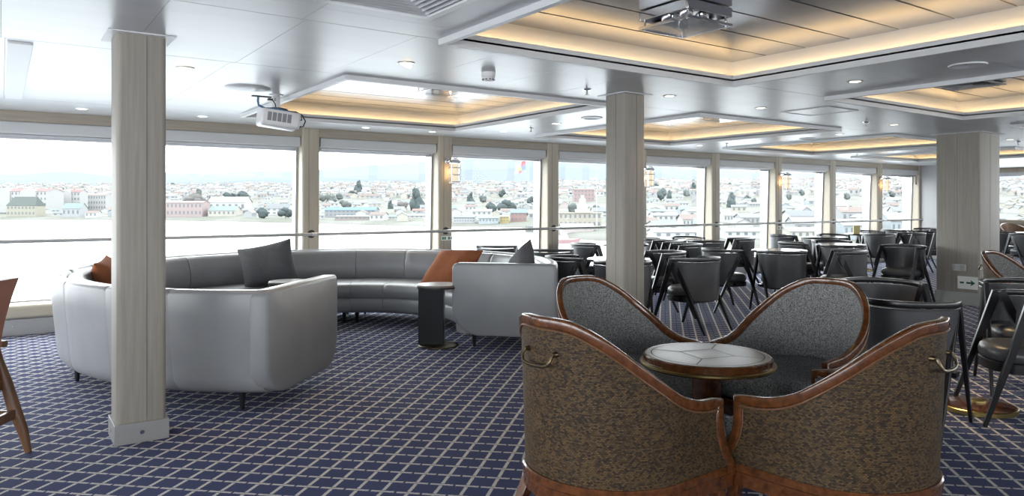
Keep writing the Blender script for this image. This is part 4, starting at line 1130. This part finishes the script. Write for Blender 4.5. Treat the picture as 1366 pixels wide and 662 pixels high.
KEY = [(w, r) for w in ('white', 'white', 'cream', 'grey', 'pink', 'white', 'blue', 'cream') for r in ('zinc', 'whiteroof', 'rust', 'whiteroof', 'zinc', 'teal')]
protos = []
rnd = random.Random(11)
for k in range(14):
    wn, rn = KEY[(k*5+k//3) % len(KEY)]
    b = MB(); house_mb(b, rnd.uniform(3.5, 6.2), rnd.uniform(3, 4.5), rnd.uniform(2.6, 4.6), rnd.uniform(1.2, 2.4), Matrix.Identity(4), rnd.choice((1, 1, 2)), rnd.choice((2, 3, 4)))
    me_o = b.build('house', [HM[wn], RM[rn], WM], smooth=False); protos.append((me_o, wn, rn, [False]))
def ground_at(px, D, lift=0):
    x, y = wxy((px-CX)/FPX*D, D); return (x, y, gz(px, D)+lift)
RESERVED = []
TR = [(20, 273, 9, 700, 0, 'b'), (44, 278, 7, 655, 0, 'b'), (265, 262, 12, 900, 1, 't'), (258, 266, 18, 880, 2, 'b'), (285, 268, 14, 860, 2, 'b'), (304, 261, 8, 950, 0, 'b'), (311, 261, 7, 950, 0, 'b'), (318, 262, 6, 950, 0, 'b'), (326, 261, 11, 950, 0, 'b'),
      (277, 279, 9, 690, 1, 'b'), (297, 273, 12, 700, 0, 'b'), (352, 284, 12, 625, 0, 'b'), (381, 283, 13, 612, 0, 'b'), (230, 246, 5, 1500, 1, 'b'), (478, 252, 13, 1100, 0, 't'), (470, 258, 8, 1050, 0, 'b'), (442, 252, 6, 1300, 1, 'b'), (430, 264, 9, 800, 1, 'b'), (442, 266, 10, 800, 1, 'b'), (452, 262, 9, 850, 1, 'b'),
      (462, 273, 11, 640, 1, 'b'), (521, 274, 8, 640, 0, 't'), (556, 268, 20, 620, 0, 't'), (536, 275, 12, 640, 2, 'b'), (628, 267, 12, 700, 0, 't'), (669, 258, 9, 950, 0, 'b'), (657, 277, 12, 560, 0, 'b'), (676, 275, 18, 560, 0, 'b'), (707, 268, 10, 640, 0, 'b'), (700, 285, 8, 480, 1, 'b'), (645, 266, 8, 800, 1, 'b'),
      (763, 278, 15, 450, 1, 'b'), (798, 279, 10, 450, 1, 'b'), (795, 254, 6, 1000, 0, 'b'), (882, 259, 14, 560, 0, 'b'), (893, 260, 8, 560, 0, 't'), (874, 248, 8, 800, 0, 'b'), (890, 249, 5, 900, 0, 'b'), (925, 252, 10, 750, 0, 't'), (916, 258, 8, 650, 1, 'b'), (972, 248, 8, 850, 0, 'b'), (976, 268, 14, 420, 0, 't'), (997, 264, 8, 520, 0, 'b'), (1005, 268, 9, 480, 1, 'b'), (965, 257, 6, 650, 0, 'b'),
      (907, 292, 8, 320, 1, 'b'), (1052, 262, 9, 480, 1, 'b'), (1070, 257, 7, 600, 0, 'b'), (1130, 262, 8, 500, 1, 'b'), (1142, 255, 7, 650, 0, 'b'), (1190, 259, 9, 520, 1, 'b'), (1203, 252, 6, 700, 0, 'b')]
TR = [(px, yc, sz, min((shore(px)+14+8*q for q in range(180)), key=lambda D_: abs(HCAM+(HY-yc)/FPX*D_-gz(px, D_)-.50*sz/FPX*D_*1.25)), mi, kd) for px, yc, sz, D, mi, kd in TR]
OCC = []
def near_tree(px, D, r):
    return any(abs((px-CX)/FPX*D-(t[0]-CX)/FPX*t[3]) < r+t[2]*t[3]/FPX and abs(D-t[3]) < r+t[2]*t[3]/FPX for t in TR)
BL = [(-30,74,760),(78,112,800),(115,146,830),(16,54,665),(88,112,650),(222,275,640),(282,318,640),(282,332,760),(358,388,640),(437,503,575),(450,498,520),(520,540,520),(540,570,525),(551,569,620),(606,634,455),(630,656,490),(639,665,448),(667,679,452),(681,702,465),(765,792,820),(744,800,330),(748,790,305),
      (868,905,380),(906,931,300),(905,920,450),(868,930,255),(962,982,355),(984,1014,320),(962,1014,245),(1048,1088,300),(1046,1090,235),(1116,1152,330),(1116,1152,235),(1178,1212,235)]
def blocked(px, D, r):
    for p0, p1, d in BL:
        w = (p1-p0)/FPX*d/2; c = ((p0+p1)/2-CX)/FPX*d; l = (px-CX)/FPX*D
        if abs(l-c) < w+r+2 and abs(D-d) < w*.25+9+r: return True
    l = (px-CX)/FPX*D
    return any(abs(l-a) < r+q2 and abs(D-b2) < r+q2 for a, b2, q2 in OCC)
placed = 0
while placed < 300:
    px = rnd.uniform(-40, 1400); s0 = shore(px); q = 22+ (rnd.random()**1.2)*600
    D = s0+q
    if blocked(px, D, 7) or (720 < px < 1000 and abs(D-345) < 40 and px < 960) or near_tree(px, D, 9): continue
    OCC.append(((px-CX)/FPX*D, D, 7)); placed += 1
    i = placed
    o, wn, rn, used = protos[rnd.randrange(len(protos))]
    if used[0]:
        c = o.copy(); COL.objects.link(c)
    else: c = o; used[0] = True
    c.location = ground_at(px, D); c.rotation_euler = (0, 0, -YAW+rnd.choice((0, .2, -.25, 1.57, 1.3)))
    c.scale = (1, 1, 1)
    side = 'on the lower slope' if q < 200 else 'on the upper slope'
    tag(c, f'small {wn} house with {dict(zinc="zinc grey", rust="rust red", slate="slate", teal="teal", whiteroof="white")[rn]} roof in the hazy town outside the windows', 'house', 'small houses in the harbour town')
for o, _, _, used in protos:
    if not used[0]: bpy.data.objects.remove(o)
b = MB(); mats_far = [HM['white'], RM['zinc'], WM, HM['cream'], RM['rust'], HM['grey'], RM['whiteroof']]
for i in range(2600):
    px = rnd.uniform(-60, 1400); D = shore(px)+rnd.uniform(640, 1600)
    if near_tree(px, D, 11): continue
    x, y, z = ground_at(px, D)
    Mx = Matrix.Translation((x, y, z)) @ Matrix.Rotation(-YAW+rnd.choice((0, .3, -.3, 1.4)), 4, 'Z')
    house_mb(b, rnd.uniform(4, 9), rnd.uniform(4, 6), rnd.uniform(3, 7), rnd.uniform(1.5, 3), Mx, 1, 2, rnd.choice((0, 0, 3, 5)), rnd.choice((1, 4, 6, 6)), 2)
tag(b.build('far_houses', mats_far, smooth=False, recalc=False), 'mass of tiny pale houses covering the distant slope', 'houses', kind='stuff')

def building(px0, px1, ytop, D, storeys, nw, wallc, roofc, label, rh=.15, hip=.0, name='town_building', arches=()):
    w = (px1-px0)/FPX*D/2; pc = (px0+px1)/2; x, y, z = ground_at(pc, D); ztop = HCAM+(HY-ytop)/FPX*D
    H = max(3, ztop-z); r = H*rh
    e = empty(name, (x, y, z), -YAW); tag(e, label, 'building')
    b = MB(); house_mb(b, w, w*.25+4, H-r, r, Matrix.Identity(4), storeys, nw, 0, 1, 2, hip)
    faces = {}
    for part, idx, m in (('walls', 0, wallc), ('roof', 1, roofc), ('windows', 2, WM)):
        q = MB(); q.v = b.v; q.f = [f for f, mi in zip(b.f, b.mi) if mi == idx]; q.mi = [0]*len(q.f)
        q.build(part, m, e, smooth=False, recalc=False)
    for ax in arches:
        xx = (ax-pc)/FPX*D; R = (H-r)*.38; q = MB(); dd = w*.25+5.5
        q.add([(xx-R, -dd, 0)] + [(xx+R*math.cos(t), -dd, H-r-R*.45+R*.75*math.sin(t)) for t in [math.pi*(1-k/12) for k in range(13)]] + [(xx+R, -dd, 0)], [tuple(range(15))])
        n_ = len(q.v); q.v += [(a, c+8, d) for a, c, d in q.v[:n_]]; q.f += [(k, k+1, n_+k+1, n_+k) for k in range(n_-1)]; q.mi += [0]*(n_-1)
        q.build('gable', wallc, e, smooth=False)
    return e
RW = emat('hotel_white', (.19, .19, .19)); RR = emat('hotel_red_roof', (.105, .066, .066))  # larger buildings get the same haze painted into their colours
building(-30, 74, 251.5, 760, 4, 22, RW, RR, 'long white four-storey block with red roof and round gables left of the near pillar', .12, arches=(16, 50))
building(78, 112, 253, 800, 4, 8, RW, RR, 'white block with red roof next to the long gabled block', .12, arches=(92,))
building(115, 146, 258, 830, 3, 9, RW, emat('pink_roof', (.112, .09, .088)), 'white block with pink roof just left of the near pillar', .12)
building(16, 54, 262.5, 665, 2, 8, emat('manor_cream', (.165, .16, .135)), emat('green_slate', (.05, .058, .056)), 'cream house with dark green hipped roof by the left shore', .45, .25)
building(88, 112, 271, 650, 1, 4, HM['grey'], RM['teal'], 'low shed with teal roof by the left shore', .4)
building(222, 275, 268, 640, 2, 10, emat('school_pink', (.17, .14, .137)), emat('school_roof', (.112, .092, .090)), 'long pink two-storey building right of the near pillar', .12)
building(282, 318, 275, 640, 1, 6, HM['cream'], RM['teal'], 'low cream house with pale green roof on the shore', .45)
building(282, 332, 262.5, 760, 1, 6, HM['white'], RM['whiteroof'], 'wide white-roofed hall above the shore', .4)
building(358, 388, 272, 640, 2, 4, HM['white'], RM['slate'], 'house with two small gables at the right end of the big window', .4)
building(437, 503, 276.5, 575, 2, 12, emat('station_grey', (.13, .135, .14)), emat('station_blue', (.060, .095, .125)), 'long building with bright blue roof seen over the sofa', .30)
building(450, 498, 288, 520, 1, 8, emat('brick_pale', (.14, .122, .117)), RM['zinc'], 'low pale brick building in front of the blue-roofed one', .25)
building(520, 537, 286.5, 515, 1, 4, HM['white'], RM['teal'], 'white house with pale teal roof near the second pier', .45)
building(543, 572, 287, 530, 1, 5, HM['white'], RM['zinc'], 'white gabled shed on the shore beside the second pier', .45)
building(551, 569, 278.5, 620, 1, 3, HM['white'], emat('coral_roof', (.115, .072, .068)), 'house with coral red roof near the second pier', .4)
building(606, 634, 288, 455, 2, 8, HM['grey'], RM['slate'], 'grey two-storey house on the shore in the third window', .2)
building(630, 656, 279, 490, 2, 4, HM['white'], RM['whiteroof'], 'white two-storey house in the third window', .2)
building(639, 665, 289, 448, 1, 6, HM['blue'], RM['teal'], 'low teal shed in front of the white house', .2)
building(667, 679, 287.5, 452, 2, 3, emat('bright_yellow', (.19, .155, .075)), HM['ochre'], 'small yellow house on the quay', .15)
building(681, 702, 279, 465, 2, 4, emat('brick_red', (.15, .10, .095)), emat('pale_teal', (.080, .098, .107)), 'red brick house with pale blue roof beside the yellow house', .3)
building(765, 792, 251.5, 820, 3, 6, emat('red_block', (.16, .12, .12)), RM['rust'], 'reddish block high on the slope in the fourth window', .1)
cas = building(744, 800, 283, 330, 2, 9, emat('stone_cream', (.175, .163, .14)), emat('stone_roof', (.11, .10, .088)), 'cream stone building with a stepped tower in the fourth window', .05)
b = MB(); 
for hw, z0, z1 in ((3.2, 0, 1.6), (2.3, 1.6, 4.0), (1.4, 4.0, 6.5), (.7, 6.5, 8.0)): b.box(-hw+2.5-1, hw+2.5-1, -hw, hw, z0, z1)
zt = (HY-283)/FPX*330+HCAM-cas.location.z
for k, p in enumerate(b.v): b.v[k] = (p[0], p[1]-2, p[2]+zt-.3)
b.build('tower', HM['cream'], cas, smooth=False)
building(748, 790, 304, 305, 1, 6, HM['pink'], RM['whiteroof'], 'low pink harbour shed with white roof under the rail', .4)
for i, (p0, p1, yt, D, wc, rc, lab) in enumerate(((868, 903, 284, 380, 'white', 'zinc', 'low white hall right of the middle pillar'), (907, 931, 286, 300, 'white', 'rust', 'white house with red eaves in the fifth window'), (905, 920, 276, 450, 'blue', 'teal', 'house with arched pale blue roof in the fifth window'),
        (868, 930, 305, 255, 'white', 'whiteroof', 'long white warehouse below the rail in the fifth window'), (962, 982, 283, 355, 'white', 'whiteroof', 'white warehouse left in the sixth window'), (984, 1014, 285, 320, 'grey', 'zinc', 'grey warehouse with posts in the sixth window'),
        (962, 1014, 305, 245, 'white', 'whiteroof', 'long white shed below the rail in the sixth window'), (1048, 1088, 281, 300, 'white', 'slate', 'white warehouse in the seventh window'), (1046, 1090, 303, 235, 'cream', 'whiteroof', 'long cream shed below the rail in the seventh window'),
        (1116, 1152, 276, 330, 'grey', 'rust', 'warehouse with dull red roof in the eighth window'), (1116, 1152, 292, 235, 'blue', 'whiteroof', 'pale blue shed below the rail in the eighth window'), (1178, 1212, 284, 235, 'blue', 'whiteroof', 'pale blue shed in the last window'))):
    building(p0, p1, yt, D, 1, 5, HM[wc], RM[rc], lab, .3)
# quay and lamp masts
b = MB(); x, y = wxy((780-CX)/FPX*345, 345); b.box(-28, 60, -3, 3, SEA-.5, SEA+3.2, Matrix.Translation((x, y, 0)) @ Matrix.Rotation(-YAW-.15, 4, 'Z'))
tag(b.build('quay', emat('quay_stone', (.10, .105, .105)), smooth=False), 'dark stone quay reaching into the harbour', 'quay')
for px, D, yt, lab in ((796, 300, 226, 'tall white light mast left of the middle pillar'), (757, 318, 292, 'short white light mast on the quay')):
    x, y, z = ground_at(px, D); z = SEA+1; zt = HCAM+(HY-yt)/FPX*D
    e = empty('light_mast', (x, y, z)); tag(e, lab, 'mast')
    b = MB(); b.tube([(0, 0, 0), (0, 0, zt-z)], [.22, .14], 8); b.build('pole', RW, e)
    b = MB(); b.box(-.9, .9, -.25, .25, zt-z, zt-z+.35); b.build('lamp_head', RW, e, smooth=False)
# small red boat at the quay
x, y = wxy((757-CX)/FPX*250, 250); e = empty('boat', (x, y, SEA), -YAW+.3); e.scale = (.6, .6, .6); tag(e, 'small red boat moored below the rail in the fourth window', 'boat')
b = MB(); b.loft([[(-7, -1.6, 0), (-7, 1.6, 0), (-7.4, 2, 2), (-7.4, -2, 2)], [(2, -1.8, 0), (2, 1.8, 0), (2.4, 2.2, 2.1), (2.4, -2.2, 2.1)], [(7, -.2, 0), (7, .2, 0), (8.6, .2, 3), (8.6, -.2, 3)]]); b.build('hull', emat('boat_red', (.185, .12, .125)), e)
b = MB(); b.box(-5, 0, -1.3, 1.3, 2, 4.6); b.box(-3.6, -.4, -1.1, 1.1, 4.6, 6); b.build('cabin', RW, e, smooth=False)
# trees
TM = [emat('conifer_dark', (.040, .049, .050)), emat('tree_grey', (.060, .067, .066)), emat('tree_bare', (.080, .077, .075))]
def crown_mesh(seed, kind):
    r = random.Random(seed); b = MB()
    for k in range(9 if kind != 'tall' else 12):
        if kind == 'tall': q = k/11; cx, cz, R = r.uniform(-.12, .12), .15+.8*q, .30*(1-q*.75)+.05
        else: a = r.uniform(0, 6.28); d = r.uniform(0, .34); cx, cz, R = d*math.cos(a)*1.1, .5+r.uniform(-.2, .25), r.uniform(.16, .30)
        cyy = r.uniform(-.2, .2)
        n1, n2 = 8, 5; vs = []; fs = []
        for j in range(n2+1):
            ph = math.pi*j/n2
            for i in range(n1):
                t = 2*math.pi*i/n1; jr = R*r.uniform(.78, 1.2); vs.append((cx+jr*math.sin(ph)*math.cos(t), cyy+jr*math.sin(ph)*math.sin(t), cz+jr*math.cos(ph)))
        for j in range(n2):
            for i in range(n1): fs.append((j*n1+i, j*n1+(i+1) % n1, (j+1)*n1+(i+1) % n1, (j+1)*n1+i))
        b.add(vs, fs)
    return b
crowns = {}
for i, (px, yc, sz, D, mi, kd) in enumerate(TR):
    key = (i % 3, mi, kd)
    if key not in crowns:
        o = crown_mesh(i, 'tall' if kd == 't' else 'b').build('tree_crown_source', TM[mi], angle=180); crowns[key] = o.data; bpy.data.objects.remove(o)
    s = sz/FPX*D*1.25; zc = HCAM+(HY-yc)/FPX*D; x, y, z = ground_at(px, D)
    e = empty('tree', (x, y, z)); tag(e, ('dark evergreen', 'grey-green', 'bare brownish')[mi]+(' tapering' if kd == 't' else ' bushy')+' tree among the pale houses outside', 'tree', 'trees in the harbour town')
    o = bpy.data.objects.new('crown', crowns[key]); link(o, e); KIDS.setdefault(e.name, []).append(o)
    hh = s*(1.25 if kd == 't' else 1.0); o.scale = (s*(1.0 if kd == 't' else 1.35), s*.7, hh); o.location = (0, 0, zc-z-hh*.5)
    tb = MB(); tb.tube([(0, 0, -1), (0, 0, max(1.0, zc-z))], s*.04, 6); tb.build('trunk', TM[2], e)
# signal flags on a halyard close outside
fx, fy = wxy((692-CX)/FPX*26, 26); 
e = empty('flag', (fx, fy, HCAM+(HY-212)/FPX*26)); tag(e, 'white, red and blue flag fluttering high in the third window', 'flag')
def flagpart(name, quads, m):
    b = MB()
    for q in quads:
        b.add([(x*cy_, -x*sy_+.04*math.sin(x*14), z) for x, z in q], [tuple(range(len(q)))])
        b.add([(x*cy_, -x*sy_+.04*math.sin(x*14)+.006, z) for x, z in q], [tuple(range(len(q)))])
    b.build(name, m, e, smooth=False, recalc=False)
flagpart('red_band', [[(.24, 0), (.24, -.16), (.10, -.30), (.12, -.12)], [(-.02, -.52), (.02, -.42), (.14, -.42), (.10, -.50)]], emat('flag_red', (.17, .045, .05)))
flagpart('white_band', [[(.12, -.12), (.10, -.30), (-.12, -.34), (-.14, -.28)], [(-.12, -.34), (.02, -.42), (-.02, -.52), (-.20, -.58)]], emat('flag_white', (.135, .135, .135)))
flagpart('blue_band', [[(.10, -.30), (.24, -.16), (.25, -.38), (.14, -.42)]], emat('flag_blue', (.07, .09, .15)))
flagpart('yellow_patch', [[(-.12, -.34), (.10, -.30), (.14, -.42), (.02, -.42)]], emat('flag_yellow', (.18, .15, .06)))
b = MB(); b.tube([(.245*cy_, -.245*sy_, .5), (.25*cy_, -.25*sy_, -.6)], .006, 5); b.build('halyard', RW, e)
